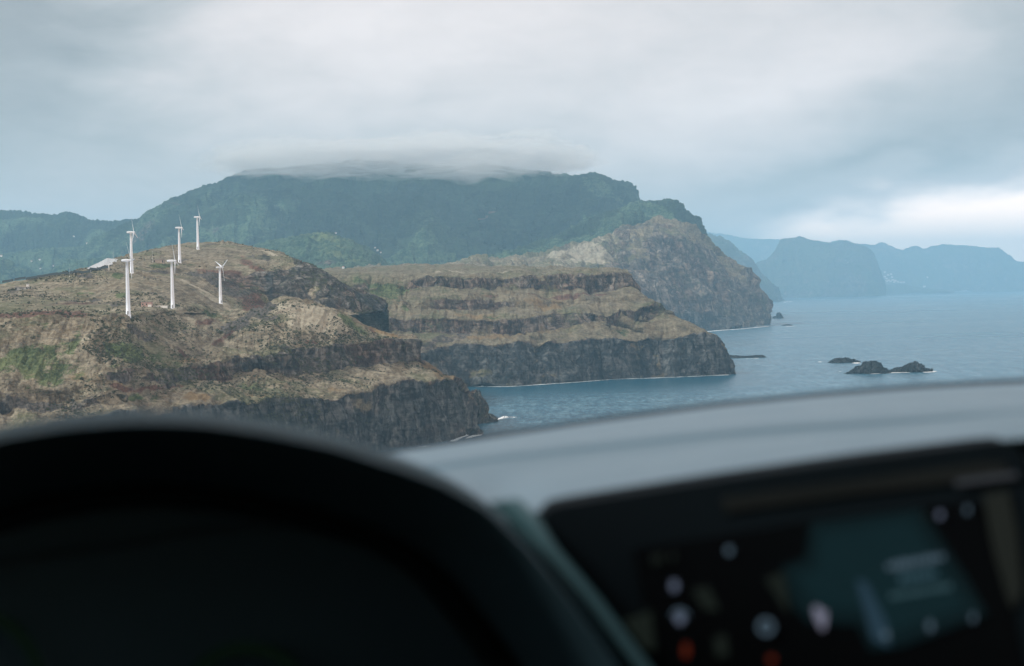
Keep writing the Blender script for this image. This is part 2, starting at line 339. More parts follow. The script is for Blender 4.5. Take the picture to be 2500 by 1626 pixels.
# --- near hill with the turbine shelf on its crest
def ft(x, d): return (x, ysea(x, d), d)
near_rows = [
 ([ft(-500, 660), ft(0, 690), ft(400, 735), ft(589, 785), ft(850, 870), ft(957, 925), (985, 1092), (1050, 1087), (1100, 1075), (1145, 1057), (1161, 1044)], 0, 1.0, 0.75),
 ([(-500, 1110, 675), (0, 1060, 700), (200, 1020, 710), (400, 992, 745), (589, 978, 800), (679, 971, 825), (750, 964, 845), (821, 972, 868), (850, 960, 880), (911, 950, 905), (957, 939, 930), (1021, 932, 950), (1089, 927, 985), (1111, 932, 1000), (1143, 950, 1035), (1154, 971, 1052)], 7, 0.12, 0),
 ([(-500, 1010, 700), (0, 1003, 715), (179, 992, 722), (300, 952, 738), (400, 941, 770), (500, 932, 810), (571, 914, 850), (707, 914, 890), (750, 914, 905), (803, 911, 930), (868, 900, 955), (936, 898, 985), (978, 886, 995), (1034, 880, 1004)], 10, 0.76, 0.0),
 ([(-500, 950, 708), (0, 930, 725), (100, 940, 727), (179, 948, 731), (230, 925, 735), (286, 902, 744), (375, 903, 772), (464, 889, 805), (536, 888, 838), (589, 879, 862), (661, 878, 882), (700, 870, 896), (750, 856, 918), (786, 845, 933), (821, 837, 948), (900, 836, 975), (921, 826, 985), (971, 822, 1000), (1020, 824, 1006)], 8, 0.05, 0),
 ([(-500, 870, 735), (0, 850, 752), (200, 852, 760), (313, 830, 776), (420, 820, 850), (539, 820, 920), (607, 815, 930), (650, 800, 942), (714, 790, 945), (800, 800, 960), (870, 815, 988), (921, 820, 1003), (971, 821.5, 1010), (1019, 823, 1012)], 8, 0.03, 0),
 ([(-500, 790, 760), (0, 776, 772), (150, 776, 780), (313, 770, 799), (360, 766, 840), (420, 754, 930), (480, 752.5, 1000), (539, 753, 1058), (590, 756, 1055), (607, 757, 1040), (643, 750, 1010), (664, 736, 1000), (689, 725, 1000), (714, 723, 1000), (729, 727, 1000), (768, 736, 1002), (807, 750, 1006), (850, 768, 1010), (875, 786, 1012), (921, 804, 1015), (950, 814, 1016), (971, 820, 1018), (1018, 822, 1020)], 1.6, 0.03, 0),
]
near_spl = [('green', 120, 885, 240, 55, -5, 0.16), ('red', 700, 760, 60, 8, 10, 0.4), ('scrub', 660, 775, 40, 10, 20, 0.6),('rock', 130, 965, 330, 52, 0, -0.75), ('scrub', 150, 975, 260, 26, 0, 0.42), ('orange', 250, 935, 200, 16, -8, 0.45), ('scrub', 60, 990, 200, 14, 0, 0.5), ('rock', 430, 915, 120, 26, -5, -0.25), ('red', 230, 935, 90, 8, -10, 0.35), ('dark', 620, 905, 90, 16, 0, 0.4),
 ('pale', 150, 764, 160, 1.6, -1, 0.6), ('pale', 420, 753.5, 60, 1.5, 0, 0.7), ('green', 160, 850, 120, 26, 10, 0.35),
 ('pale', 750, 775, 90, 42, -25, 0.85), ('pale', 820, 790, 40, 22, -30, 0.6), ('pale', 440, 775, 55, 14, -10, 0.6), ('pale', 330, 785, 60, 9, 0, 0.6),
 ('green', 870, 800, 75, 14, -35, 0.75), ('green', 300, 858, 75, 32, -25, 0.75), ('green', 60, 885, 150, 45, -8, 0.5), ('green', 390, 870, 60, 22, -15, 0.6), ('green', 620, 945, 80, 15, 0, 0.6),
 ('green', 850, 935, 70, 14, -10, 0.6), ('green', 500, 920, 60, 10, 0, 0.3), ('green', 990, 880, 40, 14, -10, 0.5), ('green', 530, 768, 35, 9, -15, 0.6), ('green', 740, 815, 60, 12, 0, 0.4), ('green', 330, 968, 60, 12, 5, 0.7),
 ('scrub', 590, 785, 75, 16, 33, 1.0), ('red', 565, 812, 55, 9, 35, 0.95), ('scrub', 620, 766, 45, 9, 30, 0.8), ('red', 505, 786, 26, 9, 10, 0.7), ('red', 600, 757, 30, 4, 10, 0.8),
 ('scrub', 345, 812, 55, 14, -25, 0.6), ('scrub', 430, 808, 45, 9, -10, 0.5), ('scrub', 100, 795, 80, 12, 0, 0.35), ('scrub', 30, 855, 60, 12, 0, 0.4),
 ('red', 380, 947, 110, 9, 3, 0.7), ('orange', 480, 975, 60, 9, 0, 0.8), ('orange', 350, 905, 45, 8, 0, 0.6), ('orange', 1060, 905, 55, 14, -33, 0.9), ('orange', 830, 955, 60, 8, 0, 0.6), ('orange', 640, 960, 90, 8, 0, 0.45),
 ('red', 755, 838, 22, 7, 0, 0.7), ('red', 445, 862, 20, 7, -30, 0.7), ('orange', 470, 880, 40, 7, 0, 0.6), ('orange', 940, 812, 50, 5, -20, 0.8), ('red', 900, 800, 60, 4, -28, 0.5),
 ('rock', 730, 862, 45, 12, -15, 0.6), ('rock', 350, 808, 70, 9, -20, 0.35), ('dark', 620, 893, 60, 10, 0, 0.5), ('dark', 730, 868, 45, 10, 0, 0.5), ('rock', 560, 925, 25, 10, 0, 0.35), ('rock', 800, 930, 40, 7, 0, 0.35),
 ('scrub', 200, 822, 60, 7, 12, 0.45), ('scrub', 700, 800, 40, 8, 0, 0.3), ('pale', 200, 832, 70, 7, 14, 0.5),
]
near, Gn = loft('near_hill', near_rows, M_near, 1050, 1.5, 1, wrap=(50, 60, 26), back=(70, 24), ravine=6.0, splats=near_spl, slope=(1.8, 24), cliff=(1.3, 4.5, 4.5, 26))

# --- hill with the turbines, red cliff on its right
tail = [(750, 646), (804, 671), (836, 693), (864, 707), (918, 725), (943, 739)]
def T(dd, dy=0): return [(x, y+dy, d+dd) for (x, y), d in zip(tail, (1255, 1240, 1240, 1242, 1258, 1275))]
hill_rows = [
 ([(-500, 798, 790), (0, 785, 802), (300, 779, 812), (420, 765, 915), (540, 765, 1040), (600, 790, 1080), (715, 795, 1130), (800, 785, 1180), (870, 766, 1210), (938, 758, 1240)], 0, 0.0, 0),
 ([(-500, 770, 810), (0, 760, 835), (313, 769, 801), (422, 752, 943), (539, 752, 1074), (600, 757, 1130), (660, 760, 1190), (715, 762, 1205), (800, 768, 1205), (870, 765, 1220), (939, 759, 1245)], 1.0, 0.0, 0),
 ([(-500, 745, 900), (0, 733, 935), (200, 735, 960), (313, 742, 950), (422, 738, 985), (500, 730, 1080), (575, 744, 1140), (640, 745, 1195), (715, 744, 1208), (800, 748, 1210), (870, 760, 1224), (939, 758, 1248)], 2, 0.0, 0),
 ([(-500, 728, 960), (0, 712, 1020), (200, 702, 1025), (322, 700, 1010), (400, 690, 1060), (464, 680, 1130), (529, 692, 1175), (586, 700, 1200), (661, 700, 1215), (714, 690, 1218), (750, 695, 1225), (804, 712, 1225), (864, 730, 1228), (918, 745, 1245), (941, 752, 1262)], 3, 0.0, 0),
 ([(-500, 722, 1000), (0, 704, 1050), (179, 682, 1060), (250, 672, 1065), (322, 668, 1074), (400, 668, 1130), (464, 664, 1190), (529, 652, 1232), (586, 656, 1235), (661, 651, 1242), (714, 634, 1262)]+T(0), 3, 0.0, 0),
 ([(-500, 716, 1040), (0, 698, 1072), (179, 667, 1092), (250, 652, 1100), (322, 652, 1115), (438, 646, 1192), (483, 640, 1235), (529, 636, 1265), (600, 636, 1290), (661, 640, 1290), (714, 632.5, 1285)]+T(8, -.5), 2, 0.0, 0),
 ([(-500, 713, 1060), (0, 695, 1085), (179, 663, 1105), (250, 645, 1120), (322, 627, 1230), (400, 614, 1300), (438, 611, 1322), (483, 609, 1362), (543, 604, 1385), (607, 612, 1362), (671, 622, 1340), (714, 631, 1305)]+T(16, -1), 2, 0.0, 0),
 ([(-500, 712, 1075), (0, 693, 1095), (100, 680, 1102), (179, 662, 1115), (211, 656, 1125), (296, 626, 1250), (357, 609, 1330), (429, 596, 1400), (500, 587, 1430), (543, 586, 1430), (607, 597, 1410), (671, 611, 1380), (714, 629, 1325)]+T(24, -2), 0.8, 0.0, 0),
]
hill_spl = [('pale', 300, 757, 70, 1.5, 0, 0.6), ('pale', 340, 672, 40, 1.4, 0, 0.6), ('pale', 470, 615, 60, 1.2, 2, 0.5), ('red', 60, 765, 90, 5, 2, 0.9),
 ('rock', 790, 702, 120, 56, -28, 1.2), ('rock', 690, 695, 75, 50, 0, 1.0), ('rock', 905, 742, 60, 30, -20, 1.0), ('rock', 700, 690, 50, 45, 0, 0.9), ('rock', 590, 690, 70, 30, -15, 0.55), ('rock', 745, 665, 45, 16, -35, 0.8), ('rock', 850, 740, 70, 22, -15, 0.8),
 ('dark', 850, 700, 90, 14, -30, 0.5), ('dark', 905, 740, 40, 22, -20, 0.6), ('dark', 660, 690, 14, 55, 0, 0.6), ('dark', 720, 655, 30, 14, -30, 0.5),
 ('red', 520, 670, 55, 12, -5, 0.8), ('red', 570, 662, 30, 9, 0, 1.0), ('red', 620, 650, 60, 12, -20, 0.7), ('red', 600, 720, 70, 24, -20, 0.7), ('red', 685, 662, 35, 9, -10, 0.7), ('red', 625, 735, 24, 26, 0, 1.0), ('scrub', 560, 705, 60, 22, -22, 0.8), ('scrub', 500, 678, 45, 12, -20, 0.6),
 ('pale', 470, 695, 75, 10, -32, 0.45), ('pale', 520, 725, 60, 9, -35, 0.35), ('green', 470, 700, 85, 13, -32, 0.35), ('pale', 440, 680, 60, 8, -20, 0.3),
 ('pale', 760, 706, 16, 24, -35, 0.65), ('green', 772, 708, 22, 26, -40, 0.35), ('rock', 765, 710, 16, 26, -35, -0.7),
 ('scrub', 215, 672, 32, 7, 0, 0.9), ('green', 288, 673, 12, 4, 0, 1.0), ('green', 395, 648, 36, 5, 3, 0.9), ('orange', 400, 653, 60, 4, 3, 0.5), ('pale', 540, 592, 60, 6, 0, 0.4), ('scrub', 510, 597, 40, 8, 15, 0.6), ('pale', 660, 617, 45, 4, -22, 0.7),
 ('scrub', 440, 637, 25, 3, 0, 0.9), ('green', 460, 645, 30, 4, 0, 0.5), ('scrub', 370, 612, 50, 2.5, -12, 0.7), ('scrub', 380, 662, 50, 4, -3, 0.7), ('scrub', 470, 668, 60, 6, -5, 0.6),
 ('green', 200, 718, 30, 4, 0, 0.8), ('green', 300, 722, 20, 10, 0, 0.8), ('green', 30, 725, 80, 14, 0, 0.3), ('scrub', 190, 733, 55, 5, 4, 0.8), ('scrub', 380, 718, 40, 14, 0, 0.5), ('scrub', 30, 715, 30, 14, 0, 0.5), ('pale', 360, 690, 50, 8, -10, 0.3), ('scrub', 290, 745, 25, 8, 0, 0.6),
 ('red', 60, 774, 110, 10, 2, 0.9), ('red', 145, 768, 70, 9, 4, 1.0), ('red', 200, 741, 70, 3, 3, 0.8), ('orange', 100, 748, 150, 3, 2, 0.4), ('green', 30, 747, 120, 4, 2, 0.35), ('pale', 230, 757, 60, 5, 0, 0.4),
 ('green', 700, 625, 40, 5, -25, 0.3), ('scrub', 640, 632, 50, 5, -10, 0.5),
]
hill, Gh = loft('turbine_hill', hill_rows, M_near, 950, 1.4, 2, wrap=(35, 40, 20), back=(260, 30), splats=hill_spl, slope=(0.9, 30), cliff=(2.4, 6.5, 5.5, 24))

# --- terraced headland in the middle
def CD(x, add):
    return float(np.interp(x, [780, 1000, 1171, 1600, 1800], [1470, 1500, 1526, 1618, 1651]))+add
def crow(pts, add): return [(x, y, CD(x, add)) for x, y in pts]
ter_rows = [
 ([(780, 985), (950, 962), (1100, 946), (1171, 943.5), (1246, 943), (1336, 937), (1411, 932), (1500, 925), (1600, 922), (1695, 918), (1763, 914.5), (1799, 914)], 0, 1.0, 1.0),
 (crow([(780, 880), (950, 862), (1032, 855), (1107, 843), (1250, 837), (1393, 832), (1500, 823), (1600, 825), (1649, 827), (1725, 814), (1757, 820), (1768, 832), (1778, 855), (1786, 884)], 14), 6, 0.10, 0.0),
 (crow([(780, 830), (907, 812), (1014, 809), (1130, 808), (1246, 813), (1300, 809), (1407, 794), (1461, 782), (1550, 776), (1593, 773), (1621, 766), (1650, 787), (1680, 800)], 52), 7, 0.84, 0.05),
 (crow([(780, 800), (907, 784), (1014, 776), (1121, 775), (1211, 776), (1264, 776), (1336, 766), (1407, 762), (1479, 759), (1550, 751), (1593, 742), (1620, 752), (1630, 770)], 60), 5, 0.10, 0.0),
 (crow([(780, 790), (900, 768), (1000, 746), (1050, 757), (1114, 762), (1175, 753), (1246, 748), (1330, 744), (1400, 738), (1480, 732), (1550, 730), (1590, 738), (1612, 748)], 92), 6, 0.42, 0.1),
 (crow([(780, 762), (900, 750), (1000, 733), (1086, 725), (1157, 726), (1246, 731), (1330, 731), (1400, 728), (1480, 724), (1560, 722), (1598, 738)], 99), 5, 0.12, 0.0),
 (crow([(780, 720), (900, 712), (1000, 700), (1050, 694), (1157, 703), (1264, 703), (1400, 705), (1479, 707), (1540, 709), (1566, 722)], 140), 5, 0.95, 0.0),
 (crow([(780, 690), (860, 694), (940, 690), (1000, 683), (1050, 678), (1157, 676), (1264, 673), (1318, 666), (1389, 668), (1479, 666), (1528, 665), (1542, 676), (1549, 702)], 150), 4, 0.08, 0.0),
 (crow([(780, 668), (850, 672), (1000, 669), (1086, 666), (1264, 661), (1400, 659), (1505, 656.5), (1535, 662), (1545, 690)], 185), 1.5, 0.0, 0.0),
 ([(780, 660, 2150), (836, 656, 2180), (1014, 648, 2250), (1121, 645, 2300), (1264, 650, 2200), (1400, 654, 2000), (1500, 656, 1900), (1540, 668, 1860)], 0.8, 0.0, 0.0),
]
ter_spl = [('orange', 1300, 735, 110, 20, 5, 0.45), ('orange', 1200, 795, 200, 10, 0, 0.0), ('orange', 1260, 800, 160, 14, 5, 0.0), ('orange', 1350, 800, 230, 16, 8, 0.45), ('orange', 1130, 770, 90, 7, 0, 0.6), ('orange', 1340, 750, 40, 9, 0, 0.6), ('orange', 1200, 822, 90, 8, 0, 0.5),
 ('green', 940, 715, 75, 26, -15, 0.6), ('green', 930, 770, 60, 28, 0, 0.55), ('green', 1200, 770, 30, 5, 0, 0.5), ('green', 1480, 805, 120, 10, 8, 0.35), ('green', 1000, 700, 60, 10, 0, 0.6), ('green', 1230, 720, 120, 6, 0, 0.4), ('green', 1100, 820, 80, 8, 0, 0.4), ('green', 870, 682, 50, 8, -20, 0.5),
 ('rock', 900, 730, 50, 14, -10, -0.5), ('rock', 950, 690, 60, 12, 0, -0.7), ('rock', 850, 690, 50, 12, 0, -0.8), ('rock', 1420, 735, 160, 10, 3, -0.25), ('rock', 1120, 745, 110, 13, 0, 0.5), ('dark', 1120, 745, 110, 15, 0, 0.25), ('dark', 1270, 797, 50, 16, 0, 0.35),
 ('rock', 1040, 840, 60, 22, 0, 0.5), ('rock', 1100, 830, 60, 14, 0, 0.35), ('scrub', 1150, 815, 70, 7, 0, 0.45), ('scrub', 1130, 822, 12, 12, 0, 0.5), ('red', 1050, 810, 70, 12, 0, 0.35), ('scrub', 1580, 805, 90, 12, -15, 0.3), ('pale', 1420, 815, 70, 7, 8, 0.3), ('pale', 1640, 800, 60, 8, -25, 0.4),
 ('red', 1000, 705, 40, 7, 10, 0.6), ('red', 1300, 722, 150, 3, 0, 0.7), ('red', 1450, 715, 100, 3, 2, 0.6), ('pale', 1180, 663, 250, 2.5, 1, 0.5), ('red', 1150, 650, 140, 4, 0, 0.4), ('scrub', 1000, 655, 180, 3, 2, 0.35)]
ter, Gt = loft('terraced_headland', ter_rows, M_mid, 860, 1.4, 3, wrap=(45, 90, 26), back=(300, 30), ravine=15.0, splats=ter_spl, slope=(1.9, 34), cliff=(2.4, 6.5, 7.0, 38), sm=0.9)

# --- big bare headland behind it
head_rows = [
 ([(800, 740, 2700), (1000, 730, 2700), (1300, 745, 2900), (1500, 800, 3120), (1600, 811, 3230), (1713, 808.5), (1759, 805.5), (1812, 801.5), (1846, 797), (1865, 794)], 0, 1.0, 0.45),
 ([(800, 720, 2750), (1000, 710, 2750), (1300, 715, 2950), (1500, 745, 3200), (1600, 760, 3300), (1713, 765, 3430), (1800, 765, 3600), (1850, 766, 3740), (1871, 770, 3850)], 6, 0.85, 0.15),
 ([(800, 700, 2800), (1000, 690, 2800), (1300, 690, 3000), (1500, 700, 3250), (1600, 715, 3340), (1713, 715, 3470), (1800, 715, 3640), (1861, 720, 3870)], 6, 0.75, 0.1),
 ([(800, 690, 2850), (1000, 680, 2850), (1300, 675, 3060), (1500, 668, 3320), (1600, 672, 3400), (1713, 675, 3540), (1780, 672, 3670), (1834, 680, 3880)], 6, 0.72, 0.1),
 ([(800, 678, 2900), (1000, 668, 2900), (1200, 660, 3050), (1400, 640, 3300), (1500, 628, 3420), (1600, 622, 3490), (1700, 628, 3610), (1780, 640, 3880)], 7, 0.62, 0.0),
 ([(800, 670, 3000), (1000, 660, 3000), (1200, 645, 3150), (1350, 618, 3350), (1450, 600, 3500), (1550, 572, 3590), (1650, 570, 3640), (1700, 588, 3700), (1744, 610, 3880)], 6, 0.35, 0.0),
 ([(800, 662, 3100), (1000, 652, 3100), (1121, 642, 3250), (1229, 630, 3350), (1336, 612, 3500), (1407, 591, 3600), (1461, 580, 3660), (1514, 562, 3710), (1560, 548, 3740), (1604, 537, 3760), (1650, 539, 3780), (1676, 550, 3800), (1702, 566, 3840), (1727, 584, 3880)], 3.5, 0.2, 0.0),
]
head_spl = [('pale', 1450, 625, 85, 30, 18, 1.0), ('pale', 1370, 612, 60, 6, 12, 0.8), ('rock', 1450, 628, 100, 32, 15, -0.7), ('rock', 1250, 650, 200, 30, 5, -0.9), ('rock', 1400, 668, 60, 9, 0, 0.4),
 ('scrub', 1290, 642, 60, 5, 8, 0.5), ('green', 1560, 560, 60, 7, 20, 0.4), ('rock', 1540, 560, 55, 14, 22, 0.35), ('scrub', 1530, 590, 35, 22, 0, 0.5), ('red', 1610, 553, 50, 6, 0, 0.6), ('green', 1650, 570, 40, 12, 0, 0.4), ('orange', 1790, 670, 60, 10, -42, 0.7), ('green', 1700, 720, 60, 10, 0, 0.3),
 ('rock', 1800, 665, 60, 9, -42, -0.6), ('red', 1250, 640, 180, 4, 6, 0.5), ('dark', 1620, 780, 120, 22, 0, 0.35), ('green', 1330, 655, 60, 6, 0, 0.4)]
headl, Ghd = loft('bare_headland', head_rows, M_far, 720, 1.4, 4, wrap=(150, 260, 22), back=(700, 24), ravine=20.0, splats=head_spl, slope=(4.5, 60), cliff=(8.0, 20.0, 22.0, 95), gully=14.0)

# --- forested mountain, its side ridges and the pale green foothill
mt_sky = [(-500, 640, 5200), (0, 620, 5200), (200, 602, 5200), (280, 562, 5200), (357, 523, 5250), (420, 486, 5300), (473, 465, 5350), (525, 446, 5400), (557, 431, 5450), (609, 414, 5500), (700, 404, 5600), (800, 402, 5600), (900, 402, 5600), (1000, 402, 5600), (1100, 406, 5600), (1200, 406, 5600), (1290, 416, 5550), (1370, 424, 5450), (1395, 424, 5400), (1418, 419, 5400), (1455, 418, 5400), (1492, 436, 5400), (1539, 441, 5400), (1550, 455, 5400), (1558, 472, 5400), (1563, 490, 5400), (1580, 540, 5400)]
def frac(f, d0, dy=0): return [(x, 700+(y-700)*f, d0+(d-d0)*f) for x, y, d in mt_sky]
mt_rows = [(frac(0.0, 3700), 0, 0, 0), (frac(0.30, 4000), 6, 0, 0), (frac(0.55, 4200), 10, 0, 0), (frac(0.8, 4500), 8, 0, 0), (mt_sky, 2.5, 0, 0)]
mt_spl = [('rock', 435, 512, 26, 11, -10, 0.62), ('rock', 500, 560, 50, 14, 0, 0.35), ('rock', 350, 570, 60, 12, 20, 0.4), ('green', 560, 560, 90, 30, 20, 0.5), ('green', 1470, 470, 60, 14, -30, 0.6), ('pale', 1520, 480, 30, 9, 30, 0.5), ('green', 1200, 600, 220, 14, 5, 0.6),
  ('scrub', 900, 470, 400, 40, 0, 0.25), ('red', 1190, 487, 24, 3, 5, 0.8), ('pale', 1240, 625, 60, 4, 8, 0.6), ('green', 700, 520, 70, 12, -30, 0.4)]
mtn, Gm = loft('forested_mountain', mt_rows, M_forest, 820, 1.6, 5, back=(1500, 20), splats=mt_spl, slope=(9, 130), cliff=(4, 30, 8, 90), gully=120.0, fine=3.2, crest=True)
lr_sky = [(-500, 532), (-200, 520), (0, 515), (63, 517), (116, 526), (163, 517), (210, 534), (273, 541), (315, 537), (357, 548), (460, 600)]
lr_rows = [([(x, 700, 5200) for x, y in lr_sky], 0, 0, 0), ([(x, 620, 5600) for x, y in lr_sky], 8, 0, 0), ([(x, y+40, 5900) for x, y in lr_sky], 8, 0, 0), ([(x, y, 6200) for x, y in lr_sky], 3, 0, 0)]
lr, _ = loft('forested_ridge', lr_rows, M_forest, 420, 1.8, 6, back=(1200, 14), slope=(9, 120), gully=85.0, fine=3.2, crest=True, splats=[('scrub', 150, 570, 250, 60, 0, 0.4), ('rock', 60, 600, 60, 20, 0, 0.3), ('green', 100, 620, 120, 14, 0, 0.4)])
sr_sky = [(1180, 640, 4200), (1300, 600, 4300), (1400, 548, 4400), (1480, 512, 4500), (1540, 494, 4550), (1562, 488, 4600), (1600, 486, 4600), (1628, 483, 4600), (1651, 486, 4600), (1668, 502, 4600), (1681, 520, 4600), (1700, 527, 4600), (1717, 541, 4600), (1722, 556, 4600), (1728, 580, 4600)]
sr_rows = [([(x, 660, 3950) for x, y, d in sr_sky], 0, 0, 0), ([(x, 660+(y-660)*.5, d-400) for x, y, d in sr_sky], 6, 0, 0), (sr_sky, 3.5, 0, 0)]
sr, _ = loft('forested_spur', sr_rows, M_forest, 420, 1.5, 7, wrap=(120, 200, 12), back=(800, 16), slope=(7, 80), gully=50.0, fine=3.2, crest=True, splats=[('green', 1600, 520, 80, 20, -15, 0.7), ('rock', 1700, 560, 20, 25, 0, 0.5), ('green', 1400, 590, 120, 20, 20, 0.3)])
ph_sky = [(480, 640, 3700), (560, 612, 3750), (640, 592, 3800), (700, 578, 3800), (750, 568, 3800), (790, 564, 3800), (808, 565, 3800), (843, 578, 3800), (889, 595, 3800), (912, 611, 3800), (931, 624, 3800), (945, 640, 3800), (1000, 652, 3800)]
ph_rows = [([(x, 690, 3100) for x, y, d in ph_sky], 0, 0, 0), ([(x, 690+(y-690)*.5, d-330) for x, y, d in ph_sky], 5, 0, 0), (ph_sky, 3, 0, 0)]
ph, _ = loft('green_foothill', ph_rows, M_forest, 360, 1.5, 8, back=(500, 14), slope=(7, 60), gully=14.0, fine=3.2, crest=True, splats=[('pale', 800, 600, 130, 36, -20, 0.62), ('pale', 900, 640, 60, 10, 0, 0.5), ('rock', 800, 640, 55, 9, 0, 0.5), ('green', 640, 610, 100, 30, 0, 0.8), ('pale', 640, 620, 80, 16, 0, 0.3), ('rock', 925, 618, 16, 12, -40, 0.4)])

# --- coast fading into the distance
def coast(name, sky_, d0, d1, seed, ends=None, unit=1.0, nx=340, **k):
    n = len(sky_); rows = []
    foot = [(x, ysea(x, d0), d0) for x, y in (ends[0] if ends else sky_)]
    rows.append((foot, 0, 0.5, 0.0))
    for f in (0.3, 0.65):
        rows.append(([(x+( (ends[0][i][0]-x)*(1-f) if ends else 0), foot[i][1]*(1-f)+y*f, d0*(1-f)+d1*f) for i, (x, y) in enumerate(sky_)], 6, 0.4, 0))
    rows.append(([(x, y, d1) for x, y in sky_], 1.6, 0.2, 0))
    return loft(name, rows, M_vfar, nx, 2.0, seed, slope=(9, 160), cliff=(12, 60, 30, 260), gully=34*unit, crest=True, **k)
F_sky = [(1640, 560), (1700, 558), (1730, 570), (1747, 572), (1770, 581), (1797, 606)]
F_rows = [([(1640, ysea(1640, 9000), 9000), (1870, 738.5, None), (1915, 735, None)], 0, 0.6, 0),
          ([(1640, 700, 9200), (1800, 700, 9500), (1893, 700, 10200)], 4, 0.5, 0), ([(1640, 660, 9400), (1780, 660, 9700), (1856, 662, 10250)], 4, 0.5, 0),
          ([(1640, 620, 9600), (1760, 622, 9900), (1824, 630, 10300)], 4, 0.3, 0), ([(x, y, 10300) for x, y in F_sky], 2, 0.2, 0)]
loft('hazy_headland', F_rows, M_vfar, 300, 1.6, 11, wrap=(250, 500, 12), back=(900, 12), slope=(22, 160), cliff=(12, 50, 30, 220), gully=40)
coast('distant_ridge', [(1650, 548), (1751, 566), (1812, 576), (1903, 584), (1980, 592), (2100, 600)], 20300, 21000, 12, back=(800, 8))
coast('hazy_cape', [(1780, 690), (1846, 642), (1875, 630), (1891, 614), (1903, 590), (1910, 581), (1940, 578), (1950, 573), (1960, 574), (1974, 583), (2027, 587), (2065, 586), (2084, 591), (2110, 597), (2133, 616), (2140, 636), (2148, 660), (2158, 690), (2161, 712)], 13000, 13500, 13, back=(800, 10), nx=460, wrap=(300, 600, 8))
coast('distant_coast', [(2030, 588), (2065, 585), (2091, 593), (2137, 595), (2148, 590), (2156, 589), (2175, 597), (2205, 609), (2215, 602), (2225, 599), (2239, 598), (2254, 608), (2281, 598), (2315, 595), (2356, 597), (2371, 598), (2383, 597), (2402, 602), (2430, 602), (2439, 601), (2448, 608), (2454, 615), (2470, 626), (2481, 638), (2500, 637), (2560, 645), (2650, 668), (2700, 690), (2720, 705)], 17000, 17900, 14, back=(900, 10), nx=560, wrap=(300, 600, 8))
coast('distant_low_coast', [(2120, 708), (2158, 695), (2200, 693), (2250, 700), (2300, 707), (2330, 711)], 15400, 15700, 15, back=(300, 8), nx=200)

# --- slope falling away from the car
def fore():
    nx_, ny_ = 140, 120
    xs = np.linspace(-420, 420, nx_); ys = np.concatenate([np.linspace(-120, 8, 30), 8+np.linspace(0, 1, ny_-30)[1:]**1.3*250, [268]])
    Xg, Yg = np.meshgrid(xs, ys); zz = np.where(Yg < 6, 98.62, 98.62-(Yg-6)*0.40-0.0003*(Yg-6)**2)
    nz = fbm(np.stack([Xg/18, Yg/18, Xg*0], -1), 4, 77)
    zz = zz+np.clip((Yg-7)/20, 0, 1)*2.0*nz-np.clip((Yg-7)/10, 0, 1)*1.5
    zz = np.where(Yg < -14, zz+np.clip((-14-Yg)*0.15, 0, 14)+nz*0.4*np.clip((-14-Yg)/10, 0, 1), zz)
    G = np.stack([Xg, Yg, zz], -1); o = mesh_np('hillside', G.reshape(-1, 3), gridfaces(*G.shape[:2]), M_near)
    a = np.zeros(G.shape[:2]+(4,)); a[..., 0] = 0.1; a[..., 1] = 0.3; attr(o, 'mA', a.reshape(-1, 4)); b = np.zeros_like(a); b[..., 3] = 1; attr(o, 'mB', b.reshape(-1, 4)); tag(o, kind='structure')
fore()
M_asph = simple('asphalt', (0.05, 0.05, 0.052), 0.9, 0.3, 0.2, 6.0, bump=0.004)
rd = mesh_py('road', [(-60, -6, 98.632), (60, -6, 98.632), (60, 3.2, 98.632), (-60, 3.2, 98.632)], [(0, 1, 2, 3)], M_asph); tag(rd, kind='structure')

# ------------------------------------------------------------------ sea
m, t, b, _ = mat('sea_water'); g = t.new('ShaderNodeNewGeometry'); pos = g.outputs['Position']
w1 = t.noise(t.vmul(pos, (0.7, 1.25, 1)), 0.10, 5, 0.62, 0.3); w2 = t.noise(t.vmul(pos, (0.6, 1.3, 1)), 0.028, 4, 0.6, 0.2); w3 = t.noise(t.vmul(pos, (0.35, 1, 1)), 0.0021, 4, 0.6, 0.6)
chop = t.noise(t.vmul(pos, (1.0, 0.28, 1)), 0.060, 6, 0.80, 0.4)
sxy = t.new('ShaderNodeSeparateXYZ'); t.l.new(pos, sxy.inputs[0])
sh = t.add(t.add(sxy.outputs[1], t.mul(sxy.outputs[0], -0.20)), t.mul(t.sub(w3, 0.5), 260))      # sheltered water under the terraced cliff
calm_refl = t.mul(t.ss(sh, 1285, 1500), t.mul(t.ss(sxy.outputs[0], 330, 200), t.ss(sh, 1640, 1600)))
base = t.mix(t.ss(w3, 0.35, 0.65), (0.005, 0.078, 0.140), (0.012, 0.112, 0.190))
base = t.mix(t.mul(t.mul(t.ss(chop, 0.42, 0.64), 0.60), t.sub(1.0, t.mul(calm_refl, 0.7))), base, (0.13, 0.27, 0.34))
chop2 = t.noise(t.vmul(pos, (1.0, 0.22, 1)), 0.21, 4, 0.7, 0.3)
base = t.mix(t.mul(t.mul(t.ss(chop2, 0.46, 0.64), 0.45), t.sub(1.0, t.mul(calm_refl, 0.6))), base, (0.15, 0.28, 0.34)); base = t.mix(t.mul(t.ss(chop2, 0.54, 0.36), 0.4), base, (0.004, 0.04, 0.07))
cap = t.ss(t.noise(t.vmul(pos, (0.5, 0.35, 1)), 0.22, 3, 0.5, 0.3), 0.76, 0.80)
base = t.mix(t.mul(cap, 0.6), base, (0.6, 0.66, 0.68))
base = t.mix(t.mul(calm_refl, 0.75), base, (0.003, 0.070, 0.115))  # darker teal of sheltered water, with the cliff's dark reflection painted in
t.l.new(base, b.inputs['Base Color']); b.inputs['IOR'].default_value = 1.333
t.put(b.inputs['Roughness'], t.mr(w3, 0.3, 0.7, 0.20, 0.30))
